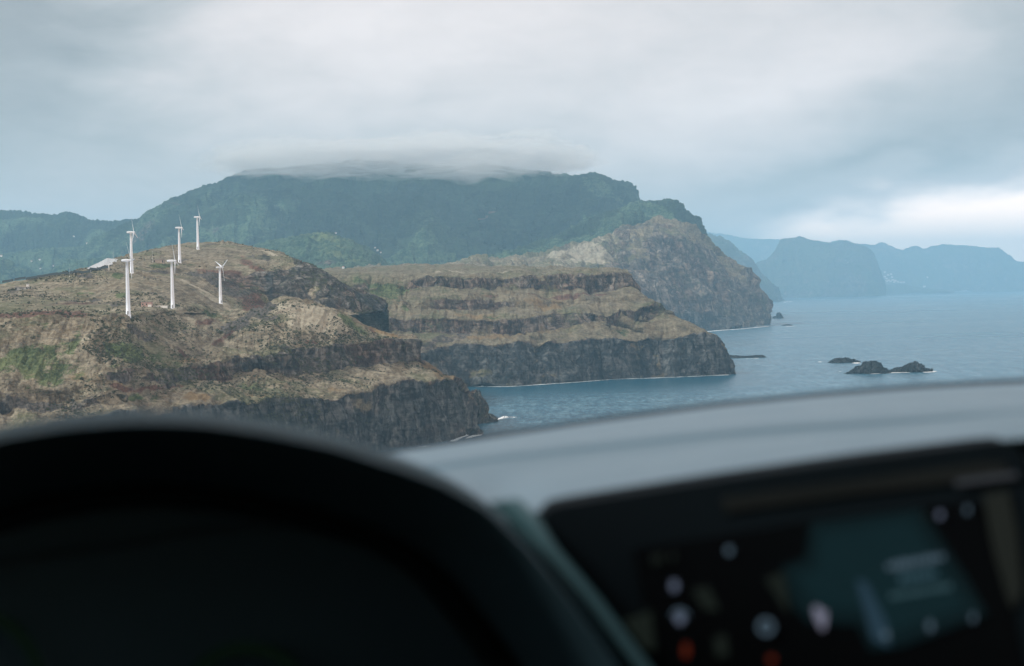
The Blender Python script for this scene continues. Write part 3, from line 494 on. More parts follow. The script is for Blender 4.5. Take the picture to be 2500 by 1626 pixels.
bn = t.new('ShaderNodeBump'); bn.inputs['Distance'].default_value = 1.0; t.put(bn.inputs['Strength'], t.sub(1.0, t.mul(calm_refl, 0.75)))
t.l.new(t.add(t.mul(w1, 2.2), t.add(t.mul(w2, 3.5), t.mul(chop, 1.2))), bn.inputs['Height']); t.l.new(bn.outputs[0], b.inputs['Normal'])
M_sea = m
xs = [-16500, -6000, -2500, -500, 1000, 3000, 8000, 20000]; ys = [-600, 0, 600, 1500, 3000, 6000, 12000, 23500]
V = [(x, y, 0) for y in ys for x in xs]
sea = mesh_np('sea', V, gridfaces(8, 8), M_sea, smooth=False); tag(sea, kind='structure')

# foam along the rocks
m, t, b, out = mat('foam'); g = t.new('ShaderNodeNewGeometry'); uvn = t.new('ShaderNodeAttribute', attribute_name='mA')
b.inputs['Base Color'].default_value = (0.78, 0.80, 0.80, 1); b.inputs['Roughness'].default_value = 0.9
nf = t.add(t.mul(t.noise(t.vmul(g.outputs['Position'], (1, 0.35, 1)), 0.18, 5, 0.7, 0.6), 0.5), t.mul(t.noise(t.vmul(g.outputs['Position'], (1, 0.3, 1)), 0.035, 4, 0.6, 0.6), 0.62))
nf = t.sub(nf, 0.06)
al = t.ss(t.add(nf, t.sub(t.mul(uvn.outputs['Fac'], 0.70), 0.5)), 0.28, 0.50)
t.l.new(al, b.inputs['Alpha']); M_foam = m
fv, ff, fa = [], [], []
def foam(pts, w, seed=0, k=1.0):
    """ribbon on the water through image points, w metres wide (seen foreshortened)"""
    pts = np.array([P(x, y, dsea(x, y)) for x, y in pts]); s = np.concatenate([[0], np.cumsum(np.linalg.norm(np.diff(pts, axis=0), axis=1))])
    n = max(8, int(s[-1]/4)); u = np.linspace(0, s[-1], n); c = np.stack([np.interp(u, s, pts[:, i]) for i in range(3)], -1)
    base_ = len(fv)
    for i in range(n):
        e = min(1, i/5, (n-1-i)/5); wn = w*(0.6+0.8*abs(vnoise(np.array([[u[i]/25, seed*5.3, 0.2]]), 5)[0]))
        for j, q in enumerate((-1, -0.5, 0, 0.5, 1)):
            fv.append((c[i, 0], c[i, 1]+q*wn, 0.18)); fa.append(k*e*(1-abs(q)**2))
    for i in range(n-1):
        for j in range(4):
            a = base_+i*5+j; ff.append((a, a+1, a+6, a+5))
foam([(985, 1093), (1010, 1093), (1050, 1089), (1070, 1086)], 9, 1, 1.2); foam([(1085, 1080), (1110, 1075), (1150, 1058), (1195, 1052)], 16, 2, 1.25)
foam([(1120, 1074), (1160, 1064), (1200, 1057)], 12, 12, 1.1)
foam([(1163, 1031), (1185, 1030), (1205, 1027), (1230, 1019), (1265, 1020)], 14, 3, 1.3); foam([(1205, 1018), (1240, 1018), (1290, 1021)], 10, 4, 1.0)
foam([(1130, 944.5), (1171, 944.5), (1246, 944), (1336, 938), (1411, 933), (1500, 926), (1600, 923), (1695, 919), (1763, 916), (1805, 916)], 6, 5, 0.72)
foam([(1700, 918.5), (1760, 916), (1806, 915)], 9, 6, 1.05); foam([(1165, 942), (1190, 943.5)], 12, 7, 1.2)
foam([(1700, 812), (1759, 806.5), (1812, 803), (1850, 799), (1880, 796)], 26, 8, 1.1); foam([(1830, 797), (1900, 795)], 20, 21, 0.8)
foam([(1985, 884), (2018, 883.5)], 13, 9, 1.15); foam([(2068, 886), (2085, 887), (2110, 884.5)], 17, 10, 1.35); foam([(2040, 907), (2064, 908)], 12, 11, 1.1)
foam([(2110, 914), (2140, 912), (2180, 910), (2240, 909)], 11, 13, 1.2); foam([(2230, 906), (2255, 909), (2300, 905)], 12, 14, 1.2); foam([(2170, 902), (2185, 902)], 14, 15, 1.0)
foam([(1785, 876), (1830, 876), (1870, 873)], 12, 16, 0.6); foam([(1905, 797), (1950, 796)], 24, 17, 1.0); foam([(1912, 738), (1935, 736)], 80, 18, 1.0); foam([(1790, 893), (1815, 892)], 10, 19, 0.6)
fo = mesh_np('foam', fv, ff, M_foam); attr(fo, 'mA', [(a, a, a, 1) for a in fa]); tag(fo, kind='stuff', label='white surf foam lying along the foot of the cliffs and rocks', cat='foam')

# ------------------------------------------------------------------ sea rocks
M_rock = land('wet_sea_rock', 0.8, orange=((0.02, 0.02, 0.018), (0.06, 0.055, 0.045)), green=((0.015, 0.02, 0.015), (0.04, 0.05, 0.035)), scrub=((0.012, 0.014, 0.014), (0.04, 0.04, 0.036)), red=((0.02, 0.018, 0.016), (0.05, 0.045, 0.04)), pale=((0.03, 0.03, 0.03), (0.06, 0.06, 0.055)), tan=((0.018, 0.022, 0.022), (0.06, 0.06, 0.055)), rock=((0.010, 0.014, 0.016), (0.05, 0.055, 0.055)))
M_stack = land('grey_sea_stack', 0.6, tan=((0.06, 0.065, 0.06), (0.16, 0.16, 0.145)), rock=((0.03, 0.034, 0.034), (0.17, 0.17, 0.155)))
def rock(name, prof, ybase, thick, label, mat_=None, seed=0, group=None, rough=0.10):
    x0, x1 = prof[0][0], prof[-1][0]; xc = (x0+x1)/2; d = dsea(xc, ybase); nu_, nv_ = 90, 40
    px = np.linspace(x0, x1, nu_); top = np.interp(px, [p[0] for p in prof], [p[1] for p in prof]); hm = np.maximum(0, (ybase-top))*d/F
    c = P(xc, ybase, d); xw = (px-xc)*d/F
    v = np.linspace(-1, 1, nv_); Xg = np.repeat(xw[None], nv_, 0); H = hm[None]*np.clip(1-np.abs(v)[:, None]**2.2, 0, 1)**0.7
    wid = thick*np.clip((hm/hm.max())**0.6, 0.15, 1)*1.0
    Yg = v[:, None]*wid[None]
    G = np.stack([Xg, Yg, H-0.4], -1); s = max(1.5, hm.max()*0.35)
    nz = fbm((G+seed*31)/s, 5, 50+seed, 0.6); nr = fbm((G+seed*13)/(s*0.6), 4, 60+seed, 0.6, ridged=True)
    N = normals(G); N[N[..., 2] < 0] *= -1
    G = G+N*((nz*1.2+nr*0.7)*hm.max()*rough)[..., None]; G[..., 0] += 0.6*hm.max()*rough*nr
    o = mesh_np(name, G.reshape(-1, 3), gridfaces(nv_, nu_), mat_ or M_rock); o.location = (c[0], c[1], 0.0)
    a = np.zeros((nv_, nu_, 4)); a[..., 0] = 0.75; attr(o, 'mA', a.reshape(-1, 4)); b_ = np.zeros_like(a); b_[..., 3] = 1; b_[..., 1] = 0.3; attr(o, 'mB', b_.reshape(-1, 4))
    tag(o, label, 'rock', group); return o
rock('sea_rock', [(2020, 885), (2028, 879), (2043, 873), (2058, 874), (2064, 872), (2073, 874), (2080, 877), (2086, 876), (2092, 880), (2100, 883)], 885, 12, 'low flat dark rock in surf, farthest out of the three rocks offshore', seed=1)
rock('sea_rock', [(2062, 910), (2070, 906), (2085, 901), (2091, 894), (2105, 892), (2110, 885), (2124, 881), (2138, 881), (2146, 883), (2150, 889), (2160, 896), (2165, 901), (2178, 907)], 911, 14, 'broad humped dark rock with a stepped left shoulder standing in the sea', seed=2)
rock('sea_rock', [(2162, 903), (2182, 901), (2190, 896), (2208, 892), (2222, 887), (2228, 885), (2230, 887), (2232, 882.5), (2238, 882), (2250, 890), (2260, 898), (2272, 902), (2278, 904)], 908, 12, 'pointed dark rock with a notched peak standing in the sea', seed=3)
rock('sea_rock', [(1782, 866), (1800, 866.5), (1820, 869), (1845, 867), (1862, 867), (1870, 871)], 873, 14, 'long flat reef just off the tip of the terraced headland', seed=4)
rock('sea_rock', [(1885, 776), (1890, 771), (1896, 772), (1898, 763), (1904, 762), (1908, 769), (1914, 776)], 777, 22, 'small upright sea stack in hazy water below the bare headland', seed=5, rough=0.05)
rock('sea_rock', [(1908, 794), (1916, 791.5), (1926, 791), (1936, 794)], 795, 14, 'tiny low rock awash near the hazy upright stack', seed=6, rough=0.05)
rock('sea_rock', [(1128, 960), (1143, 957), (1152, 955), (1160, 954), (1163, 947), (1166, 955), (1170, 955), (1172, 948), (1175, 962), (1183, 975), (1190, 983), (1191, 1003), (1196, 1009), (1204, 1012), (1210, 1018), (1216, 1022)], 1030, 17, 'ragged grey rock spur with two pinnacles beyond the near cliff tip', M_stack, seed=7, rough=0.05)
rock('sea_rock', [(1140, 1048), (1160, 1040), (1168, 1043), (1174, 1049), (1180, 1052)], 1060, 8, 'cluster of low brown boulders at the foot of the near cliff', M_stack, seed=8, rough=0.12)

# ------------------------------------------------------------------ finding the ground
from mathutils.bvhtree import BVHTree
dg = bpy.context.evaluated_depsgraph_get()
BV = {}
for o in (hill, near, headl, mtn, ph, ter):
    BV[o.name] = BVHTree.FromObject(o, dg)
def ground(x, y, d, names=('turbine_hill', 'near_hill')):
    """height of the real ground under the point d metres ahead on this line of sight"""
    p = P(x, y, d); best = None
    for nme in names:
        h = BV[nme].ray_cast(Vector((p[0], p[1], 2000)), Vector((0, 0, -1)))
        if h[0] is not None and (best is None or h[0].z > best): best = h[0].z
    return Vector((p[0], p[1], best if best is not None else p[2]))
def onto(x, y, names):
    v = Vector(P(x, y, 1.0))-Vector((0, 0, EYE)); best = None
    for nme in names:
        h = BV[nme].ray_cast(Vector((0, 0, EYE)), v.normalized())
        if h[0] is not None and (best is None or h[3] < best[1]): best = (h[0], h[3])
    return best[0] if best else None

# ------------------------------------------------------------------ wind turbines
M_white = simple('white_turbine_paint', (0.76, 0.80, 0.85), 0.45, 0.5, 0.05, 0.4)
M_seam = simple('grey_turbine_door', (0.30, 0.31, 0.32), 0.5, 0.4, 0.08, 2.0)
def lathe(prof, n=24):
    v, f = [], []
    for (r, z) in prof:
        for i in range(n): a = 2*math.pi*i/n; v.append((r*math.cos(a), r*math.sin(a), z))
    for k in range(len(prof)-1):
        for i in range(n): j = (i+1) % n; f.append((k*n+i, k*n+j, (k+1)*n+j, (k+1)*n+i))
    f.append(tuple(range(n-1, -1, -1))); f.append(tuple(range((len(prof)-1)*n, len(prof)*n)))
    return v, f
TH = 30.0
def make_turbine():
    r = empty('wind_turbine', (0, 0, 0))
    v, f = lathe([(1.5, -3), (1.5, 0.3), (1.32, 0.35), (1.18, 8), (1.0, 17), (0.82, 26), (0.74, TH), (0.9, TH+0.02), (0.9, TH+0.25)])
    tw = mesh_py('tower', v, f, M_white, r, True)
    v = [(x, y, z) for x in (-1.34, -1.20) for y in (-0.45, 0.45) for z in (0.4, 2.5)]
    mesh_py('door', [(y_, x_-0.02, z_) for x_, y_, z_ in v], [(0, 1, 3, 2), (4, 6, 7, 5), (0, 4, 5, 1), (2, 3, 7, 6), (0, 2, 6, 4), (1, 5, 7, 3)], M_seam, tw)
    # nacelle along +X: rounded box section
    secs = [(-3.1, 0.35, 0.35, 0.05), (-2.9, 0.65, 0.62, 0), (-1.6, 0.85, 0.80, 0), (0.4, 0.85, 0.82, 0), (1.5, 0.72, 0.72, 0), (1.9, 0.5, 0.5, 0)]
    v, f = [], []; n = 16
    for (x, hy, hz, dz) in secs:
        for i in range(n):
            a = 2*math.pi*i/n; ca, sa = math.cos(a), math.sin(a); k = 1/(abs(ca)**4+abs(sa)**4)**0.25
            v.append((x, hy*ca*k, TH+1.0+dz+hz*sa*k))
    for k in range(len(secs)-1):
        for i in range(n): j = (i+1) % n; f.append((k*n+i, (k+1)*n+i, (k+1)*n+j, k*n+j))
    f.append(tuple(range(n))); f.append(tuple(range((len(secs)-1)*n, len(secs)*n))[::-1])
    mesh_py('nacelle', v, f, M_white, r, True)
    v, f = lathe([(0.62, 0), (0.66, 0.5), (0.55, 0.95), (0.3, 1.3), (0.05, 1.42)], 20)
    hub = mesh_py('hub', [(z+1.85, y, -x) for x, y, z in v], f, M_white, r, True); hub.location = (0, 0, TH+1.0)
    return r
def blade_mesh():
    v, f = [], []; n = 12; L = 12.2
    st = [(0.3, 0.24, 0.24, 0), (1.0, 0.26, 0.22, 10), (2.2, 0.62, 0.17, 16), (4.5, 0.52, 0.12, 10), (7.5, 0.38, 0.08, 5), (10.5, 0.25, 0.045, 2), (L-0.2, 0.14, 0.025, 0), (L, 0.03, 0.01, 0)]
    for (z, c, th, tw) in st:
        for i in range(n):
            a = 2*math.pi*i/n; y = c*math.cos(a); x = th*math.sin(a); w = R(tw+8)
            v.append((x*math.cos(w)-y*math.sin(w), x*math.sin(w)+y*math.cos(w)+0.15*c, z))
    for k in range(len(st)-1):
        for i in range(n): j = (i+1) % n; f.append((k*n+i, k*n+j, (k+1)*n+j, (k+1)*n+i))
    f.append(tuple(range(n))[::-1]); f.append(tuple(range((len(st)-1)*n, len(st)*n)))
    me = bpy.data.meshes.new('blade'); me.from_pydata(v, [], f); me.update()
    for p in me.polygons: p.use_smooth = True
    me.materials.append(M_white); return me
BL = blade_mesh(); proto = make_turbine()
def turbine(x, y, ytop, psi, th0, label, first):
    d = (TH+1.3)*F/(y-ytop); g = ground(x, y, d); g.z = max(g.z, P(x, y, d)[2]-1.2)
    if first: r = proto
    else:
        r = proto.copy(); COL.objects.link(r)
        for ch in list(proto.children):
            if ch.name.startswith('blade'): continue
            c = ch.copy(); COL.objects.link(c); c.parent = r
            for s_ in ch.children: e = s_.copy(); COL.objects.link(e); e.parent = c
    r.location = g; r.rotation_euler = (0, 0, R(psi))
    sc = (EYE+(P(x, ytop, d)[2]-EYE)-g.z)/(TH+1.0); r.scale = (1, 1, sc); 
    for k in range(3):
        bl = bpy.data.objects.new('blade', BL); COL.objects.link(bl); bl.parent = r
        Mx = Matrix.Translation((2.25, 0, TH+1.15)) @ Matrix.Rotation(R(-6), 4, 'Y') @ Matrix.Rotation(R(th0+120*k), 4, 'X')
        bl.matrix_local = Mx
    tag(r, label, 'wind turbine', 'white wind turbines on the hill')
TB = [(313.5, 771, 636, 4, 155, 'nearest and tallest looking white turbine, standing lowest at the crest edge'),
      (422, 752, 637, 4, 18, 'white turbine beside the low white wall and pink hut'),
      (539, 752, 653, 38, 178, 'white turbine with rotor turned to show all three blades in a Y'),
      (322, 667.5, 567, 2, 10, 'white turbine near the panel field, mostly behind the nearest turbine'),
      (439, 645.5, 556, 5, 22, 'white turbine just right of the pale brown block building'),
      (483.5, 610, 530, 3, 20, 'farthest white turbine, highest on the round hilltop')]

def proto_later():
    for i, a in enumerate(TB[1:]): turbine(*a, False)
    turbine(*TB[0], True)
proto_later()

# ------------------------------------------------------------------ huts, wall, panels, masts
M_pink = simple('pink_render', (0.42, 0.29, 0.25), 0.85, 0.2, 0.12, 0.8); M_brn = simple('pale_brown_render', (0.34, 0.28, 0.23), 0.85, 0.2, 0.12, 0.8)
M_wht = simple('whitewash', (0.72, 0.71, 0.68), 0.8, 0.2, 0.06, 0.8); M_drk = simple('dark_opening', (0.03, 0.03, 0.032), 0.6, 0.3, 0.2, 2.0); M_roofg = simple('grey_flat_roof', (0.28, 0.26, 0.25), 0.9, 0.2, 0.15, 0.7)
M_gr = simple('grey_render', (0.36, 0.37, 0.36), 0.85, 0.2, 0.12, 0.8)
def box(x0, x1, y0, y1, z0, z1):
    return [(x0, y0, z0), (x1, y0, z0), (x1, y1, z0), (x0, y1, z0), (x0, y0, z1), (x1, y0, z1), (x1, y1, z1), (x0, y1, z1)], [(0, 3, 2, 1), (4, 5, 6, 7), (0, 1, 5, 4), (1, 2, 6, 5), (2, 3, 7, 6), (3, 0, 4, 7)]
def boxes(name, bl, m_, parent=None):
    v, f = [], []
    for b_ in bl:
        a, c = box(*b_); o = len(v); v += a; f += [tuple(i+o for i in q) for q in c]
    return mesh_py(name, v, f, m_, parent)
def hut(name, x, y, d, L, Dp, h, wallm, label, wins, rz=0, annex=None, roofm=None):
    g = ground(x, y, d); r = empty(name, g, rz)
    boxes('wall', [(-L/2, L/2, 0, Dp, -1.5, h)], wallm, r)
    boxes('roof', [(-L/2-.25, L/2+.25, -.25, Dp+.25, h+.003, h+.28)], roofm or M_roofg, r)
    for (wx, wz, ww, wh, nm) in wins: boxes(nm, [(wx-ww/2, wx+ww/2, -0.06, 0.1, wz, wz+wh)], M_drk, r)
    if annex: boxes('annex', [annex], M_wht, r)
    tag(r, label, 'building'); return r
hut('block_building', 388, 643.5, 1185, 8.2, 4, 2.6, M_brn, 'pale brown block building with dark doorways on the green strip', [(-3.7, 0, .9, 2.1, 'door'), (3.2, 0, .8, 2.0, 'door')])
hut('pink_hut', 357, 750.5, 930, 6.6, 4, 2.9, M_pink, 'small pink hut with a white annex beside the low white wall', [(-2.2, 1.0, .8, .9, 'window'), (0.3, 1.0, .8, .9, 'window')], annex=(1.5, 3.6, -1.6, -.26, -1, 1.2))
hut('long_shed', 53, 712, 1015, 9.0, 4, 1.7, M_gr, 'long low grey shed on the far left of the shelf', [(-4.0, 0, 1.0, 1.5, 'door'), (3.6, 0, .5, 1.6, 'door'), (0, .8, 3.0, .5, 'window')])
hut('grey_tower_hut', 67, 709, 1022, 1.6, 2, 3.6, M_wht, 'narrow pale hut at the right end of the long grey shed', [(0, 0, .5, 1.6, 'door')])
g = ground(391, 750.5, 935); r = boxes('low_wall', [(-4.8, 4.8, 0, .5, -1, .9), (-4.9, 4.9, -.06, .56, .903, 1.02)], M_wht); r.location = g; tag(r, 'low white wall running from the pink hut towards a turbine', 'wall')

m, t, b, _ = mat('solar_glass'); tc = t.new('ShaderNodeTexCoord'); br = t.new('ShaderNodeTexBrick'); t.l.new(tc.outputs['UV'], br.inputs['Vector'])
tcx = t.new('ShaderNodeTexCoord'); br.inputs['Scale'].default_value = 1; br.offset = 0; br.inputs['Mortar Size'].default_value = 0.03; br.inputs['Brick Width'].default_value = 0.0833; br.inputs['Row Height'].default_value = 0.2
t.l.new(t.noise(tcx.outputs['Object'], 0.5, 4), b.inputs['Roughness'])
br.inputs['Color1'].default_value = (0.42, 0.44, 0.46, 1); br.inputs['Color2'].default_value = (0.36, 0.39, 0.42, 1); br.inputs['Mortar'].default_value = (0.5, 0.5, 0.5, 1)
t.l.new(br.outputs[0], b.inputs['Base Color']); b.inputs['Specular IOR Level'].default_value = 0.6
M_sol = m
M_soldk = simple('dark_panel_underside', (0.028, 0.038, 0.040), 0.6, 0.3, 0.2, 0.5)
M_steel = simple('galvanised_steel', (0.42, 0.43, 0.44), 0.5, 0.5, 0.1, 2.0, 0.4)
# big pale sheet of panels following the ground, on posts
cs = [(212, 656.5, 1100), (262, 630.5, 1215), (278, 630.5, 1225), (297, 636, 1200), (268, 648, 1140), (236, 655, 1108)]
def panel_field():
    n, k = 26, 10
    top_l = [(212, 656, 1100), (235, 643, 1150), (262, 630.8, 1215), (279, 630.8, 1225), (296, 636, 1205)]
    bot_l = [(233, 658, 1085), (243, 653, 1095), (258, 647, 1110), (270, 647.5, 1120), (296, 637.5, 1195)]
    def ip(L, u):
        s = np.linspace(0, 1, len(L)); return [float(np.interp(u, s, [p[i] for p in L])) for i in range(3)]
    G = np.zeros((k, n, 3))
    for i in range(n):
        u = i/(n-1); a = P(*ip(top_l, u)); b_ = P(*ip(bot_l, u))
        for j in range(k):
            w = j/(k-1); G[j, i] = a*(1-w)+b_*w
            G[j, i, 2] += 0.25*math.sin(u*16+w*2)
    c = G.mean((0, 1)); gz = ground(250, 650, 1110); r = empty('solar_panel_field', (c[0], c[1], gz.z)); Lc = np.array([c[0], c[1], gz.z])
    o = mesh_np('panel_sheet', (G-Lc).reshape(-1, 3), gridfaces(k, n), M_sol, r); me = o.data; uv = me.uv_layers.new(name='UVMap')
    for lp in me.loops: vi = lp.vertex_index; uv.data[lp.index].uv = ((vi % n)/(n-1), (vi//n)/(k-1))
    G2 = G.copy(); G2[..., 2] -= 0.25; mesh_np('panel_underside', (G2-Lc).reshape(-1, 3), gridfaces(k, n), M_soldk, r)
    for i in range(1, n, 4):
        for j in (1, k-2):
            p = G[j, i]-Lc; boxes('post', [(p[0]-.12, p[0]+.12, p[1]-.12, p[1]+.12, p[2]-9, p[2]-.26)], M_steel, r)
    # scalloped dark front skirt
    v, f = [], []
    for i in range(n):
        q = G[-1, i]-Lc; dz = 0.7+1.5*abs(math.sin(i*0.55)); v += [(q[0], q[1]-.1, q[2]-.05), (q[0], q[1]-.1, q[2]-dz)]
    for i in range(n-1): f.append((2*i, 2*i+1, 2*i+3, 2*i+2))
    mesh_py('front_skirt', v, f, M_soldk, r)
    tag(r, 'broad pale grey field of tilted solar panels on the left hillside', 'solar panels')
panel_field()
def row_unit():
    r = empty('solar_panel_row', (0, 0, 0))
    v = [(-3.6, -1.3, 0.7), (3.6, -1.3, 0.7), (3.6, 1.3, 2.3), (-3.6, 1.3, 2.3)]
    v += [(x, y, z+0.14) for x, y, z in v]
    mesh_py('panel', v, [(0, 3, 2, 1), (4, 5, 6, 7), (0, 1, 5, 4), (1, 2, 6, 5), (2, 3, 7, 6), (3, 0, 4, 7)], M_soldk, r)
    boxes('post', [(-2.9, -2.7, -.1, .1, -2.5, 1.5)], M_steel, r); boxes('post', [(2.7, 2.9, -.1, .1, -2.5, 1.5)], M_steel, r)
    return r
RU = row_unit()
rowpos = [(20, 692), (50, 686), (78, 683.5), (104, 679), (128, 676), (150, 670), (172, 665), (192, 661), (212, 659), (232, 660), (252, 660.5)]
for i, (x, y) in enumerate(rowpos):
    r = RU if i == 0 else RU.copy()
    if i:
        COL.objects.link(r)
        for ch in RU.children: c = ch.copy(); COL.objects.link(c); c.parent = r
    d = 1092 if x < 200 else 1085
    r.location = ground(x, y, d)+Vector((0, 0, 0.1)); r.rotation_euler = (0, R(-8 if x < 190 else (7 if i % 2 else -9)), R(12))
    if x in (20, 50, 78, 104): r.scale = (1.15, 1, 1.0)
    tag(r, 'dark solar panel row, %s in the line along the left ridge' % ['leftmost','second from left','third from left','fourth from left','fifth from left','sixth from left','seventh from left','eighth from left','ninth from left','tenth from left','rightmost'][i], 'solar panels', 'dark solar panel rows in a line along the ridge')
def mast(x, y, ytop, d, rad, label, base=False):
    g = ground(x, y, d); h = max(2.0, P(x, ytop, d)[2]-g.z); r = empty('mast', g)
    v, f = lathe([(rad*1.2, -2), (rad*1.2, .2), (rad, .25), (rad*.5, h)], 10); mesh_py('pole', v, f, M_steel, r, True)
    v, f = lathe([(rad*2.4, -1.5), (rad*2.4, .5 if not base else 4.5), (rad*1.6, .7 if not base else 4.8)], 10); mesh_py('footing', v, f, M_wht, r, True)
    boxes('crossarm', [(-.5, .5, -.05, .05, h-.6, h-.5)], M_steel, r)
    tag(r, label, 'mast'); return r
mast(266, 663, 629, 1085, .16, 'thin mast with a thick white foot in front of the panel field', True)
mast(277, 640, 616, 1215, .14, 'thin mast rising behind the top of the panel field')
mast(373, 641, 612, 1190, .10, 'thin pole just left of the pale brown block building')
mast(170, 664, 652, 1085, .08, 'short pole on the left ridge among the panel rows')

# houses on the far coast and the mountain
M_hroof = simple('terracotta', (0.32, 0.15, 0.10), 0.9, 0.2, 0.15, 0.3)
ORD = ['leftmost','second from left','third from left','fourth from left','fifth from left','sixth from left','seventh from left','eighth from left','ninth from left','tenth from left','eleventh from left','twelfth from left','thirteenth from left','fourteenth from left','fifteenth from left','sixteenth from left','seventeenth from left']
def house(loc, w, h, rz, label, group, first=None):
    r = empty('house', loc, rz)
    boxes('wall', [(-w/2, w/2, -w*.35, w*.35, -w*.3, h)], M_wht, r)
    v = [(-w*.54, -w*.4, h), (w*.54, -w*.4, h), (w*.54, w*.4, h), (-w*.54, w*.4, h), (-w*.5, 0, h*1.45), (w*.5, 0, h*1.45)]
    mesh_py('roof', v, [(0, 1, 5, 4), (2, 3, 4, 5), (1, 2, 5), (3, 0, 4), (3, 2, 1, 0)], M_hroof, r)
    tag(r, label, 'house', group)
for o in [bpy.data.objects[n] for n in ('distant_coast', 'distant_low_coast', 'hazy_cape', 'forested_ridge', 'forested_spur')]: BV[o.name] = BVHTree.FromObject(o, dg)
hp = [(2160, 665), (2168, 672), (2164, 681), (2170, 685), (2175, 670), (2180, 684), (2178, 677), (2186, 686), (2174, 687), (2165, 687), (2192, 689), (2200, 690), (2207, 690), (2256, 700), (2264, 678), (2160, 676), (2183, 689)]
for i, (x, y) in enumerate(sorted(hp)):
    p = onto(x, y, ('distant_coast', 'distant_low_coast', 'hazy_cape'))
    if p: house(p, 26+8*math.sin(i*3.1), 12, R(20*math.sin(i*2.3)), 'tiny white house, %s in the hazy village on the far coast' % ORD[i], 'white houses of the far coast village')
hp2 = [(97, 635), (77, 639), (3, 626), (99, 657), (180, 578), (130, 650), (916, 606), (922, 612), (930, 618), (838, 655), (905, 653), (820, 570), (212, 595)]
for i, (x, y) in enumerate(sorted(hp2)):
    p = onto(x, y, ('forested_ridge', 'forested_mountain', 'green_foothill'))
    if p: house(p, 6+2*math.sin(i*3.1), 3.5, R(20*math.sin(i*2.3)), 'tiny white house, %s of those scattered on the green mountainside' % ORD[i], 'white houses on the mountainside')

# scattered shrubs on the near hills
m, t, b, _ = mat('shrub_leaves'); tc = t.new('ShaderNodeTexCoord'); n_ = t.noise(tc.outputs['Object'], 2.0, 4, 0.7)
t.l.new(t.mix(t.ss(n_, .35, .65), (0.030, 0.036, 0.022), (0.10, 0.11, 0.06)), b.inputs['Base Color']); b.inputs['Roughness'].default_value = 0.9
M_shr = m
def scatter():
    rnd = np.random.RandomState(5); vs, fs = [], []; off = 0
    for G, cnt in ((Gn, 11000), (Gh, 6000)):
        N = normals(G); nv, nu = G.shape[:2]; c = 0
        while c < cnt:
            i = rnd.randint(2, nv-30); j = rnd.randint(2, nu-30); p = G[i, j]
            if abs(N[i, j, 2]) < 0.35 or p[2] < 8: continue
            dens = fbm((p/35)[None], 3, 99)[0]
            if rnd.rand() > 0.5+dens*1.3: continue
            c += 1; s = rnd.uniform(0.25, 0.75)*(1 if rnd.rand() < 0.9 else 1.9); n = 7
            for k in range(n):           # a tuft of crossed leaf faces
                a = rnd.rand()*6.28; q = p+rnd.uniform(-.5, .5, 3)*s; q[2] = p[2]+rnd.uniform(0, .6)*s
                d1 = np.array([math.cos(a), math.sin(a), rnd.uniform(-.4, .4)])*s*rnd.uniform(.4, .8); d2 = np.array([rnd.uniform(-.4, .4), rnd.uniform(-.4, .4), rnd.uniform(.5, 1)])*s*.7
                vs += [q-d1, q+d1, q+d1*.4+d2, q-d1*.5+d2]; fs.append((off, off+1, off+2, off+3)); off += 4
    o = mesh_np('ground_shrubs', vs, fs, M_shr, smooth=False); tag(o, 'low dark shrubs and tufts scattered over the dry hills', 'shrubs', kind='stuff')
scatter()

# ------------------------------------------------------------------ the car the photograph is taken from
car = empty('car', (0.17, 0.2, 98.65)); CO = np.array([0.17, 0.2, 98.65])
tag(car, 'car interior in the foreground with dark instrument hood, grey dashboard and touch screen', 'car')
M_strip = simple('shaded_dash_plastic', (0.06, 0.14, 0.16), 0.55, 0.25, 0.05, 20)  # dash plastic again, darkened to paint the shade of the upright face
M_dash = simple('grey_dash_plastic', (0.12, 0.185, 0.235), 0.42, 0.6, 0.03, 20, bump=0.0006)
M_blk = simple('black_soft_plastic', (0.004, 0.008, 0.011), 0.75, 0.06, 0.15, 30, bump=0.0005)
M_hood = simple('dark_hood_plastic', (0.014, 0.048, 0.066), 0.55, 0.18, 0.05, 30, bump=0.0004)
M_line = simple('hood_lining_plastic', (0.11, 0.19, 0.24), 0.8, 0.1, 0.1, 20)
M_seal = simple('black_rubber', (0.010, 0.025, 0.038), 0.7, 0.2, 0.15, 30)
M_gloss = simple('gloss_black_screen', (0.004, 0.005, 0.006), 0.12, 0.5, 0.1, 5)
M_body = simple('dark_car_paint', (0.03, 0.035, 0.04), 0.35, 0.5, 0.05, 1)
M_bezel = simple('bezel_edge_plastic', (0.006, 0.009, 0.009), 0.45, 0.4, 0.1, 20)
for m_, c_ in ((M_dash, (0.74, 0.92, 1.0)), (M_hood, (0.55, 0.85, 1.0)), (M_strip, (0.6, 0.9, 1.0))):
    m_.node_tree.nodes['Principled BSDF'].inputs['Specular Tint'].default_value = (*c_, 1)
def surf(name, rows, m_, n=160, sub=6, parent=car, sm=0.012, close=False):
    """smooth sheet through rows of image points with their distance"""
    W_ = []
    for r_ in rows:
        a = np.array(r_, float); s = np.concatenate([[0], np.cumsum(np.hypot(np.diff(a[:, 0]), np.diff(a[:, 1])))]); s /= s[-1]; u = np.linspace(0, 1, n)
        c = [gauss(np.interp(u, s, a[:, i]), n*sm, 0) for i in range(3)]; W_.append(P(*c))
    G = []
    for i in range(len(W_)-1):
        for k in range(sub): f = k/sub; G.append(W_[i]*(1-f)+W_[i+1]*f)
    G.append(W_[-1]); G = np.array(G)-CO
    return mesh_np(name, G.reshape(-1, 3), gridfaces(*G.shape[:2]), m_, parent)
dx = [-900, 0, 500, 960, 1180, 1430, 1750, 2000, 2250, 2500, 3000, 3700]
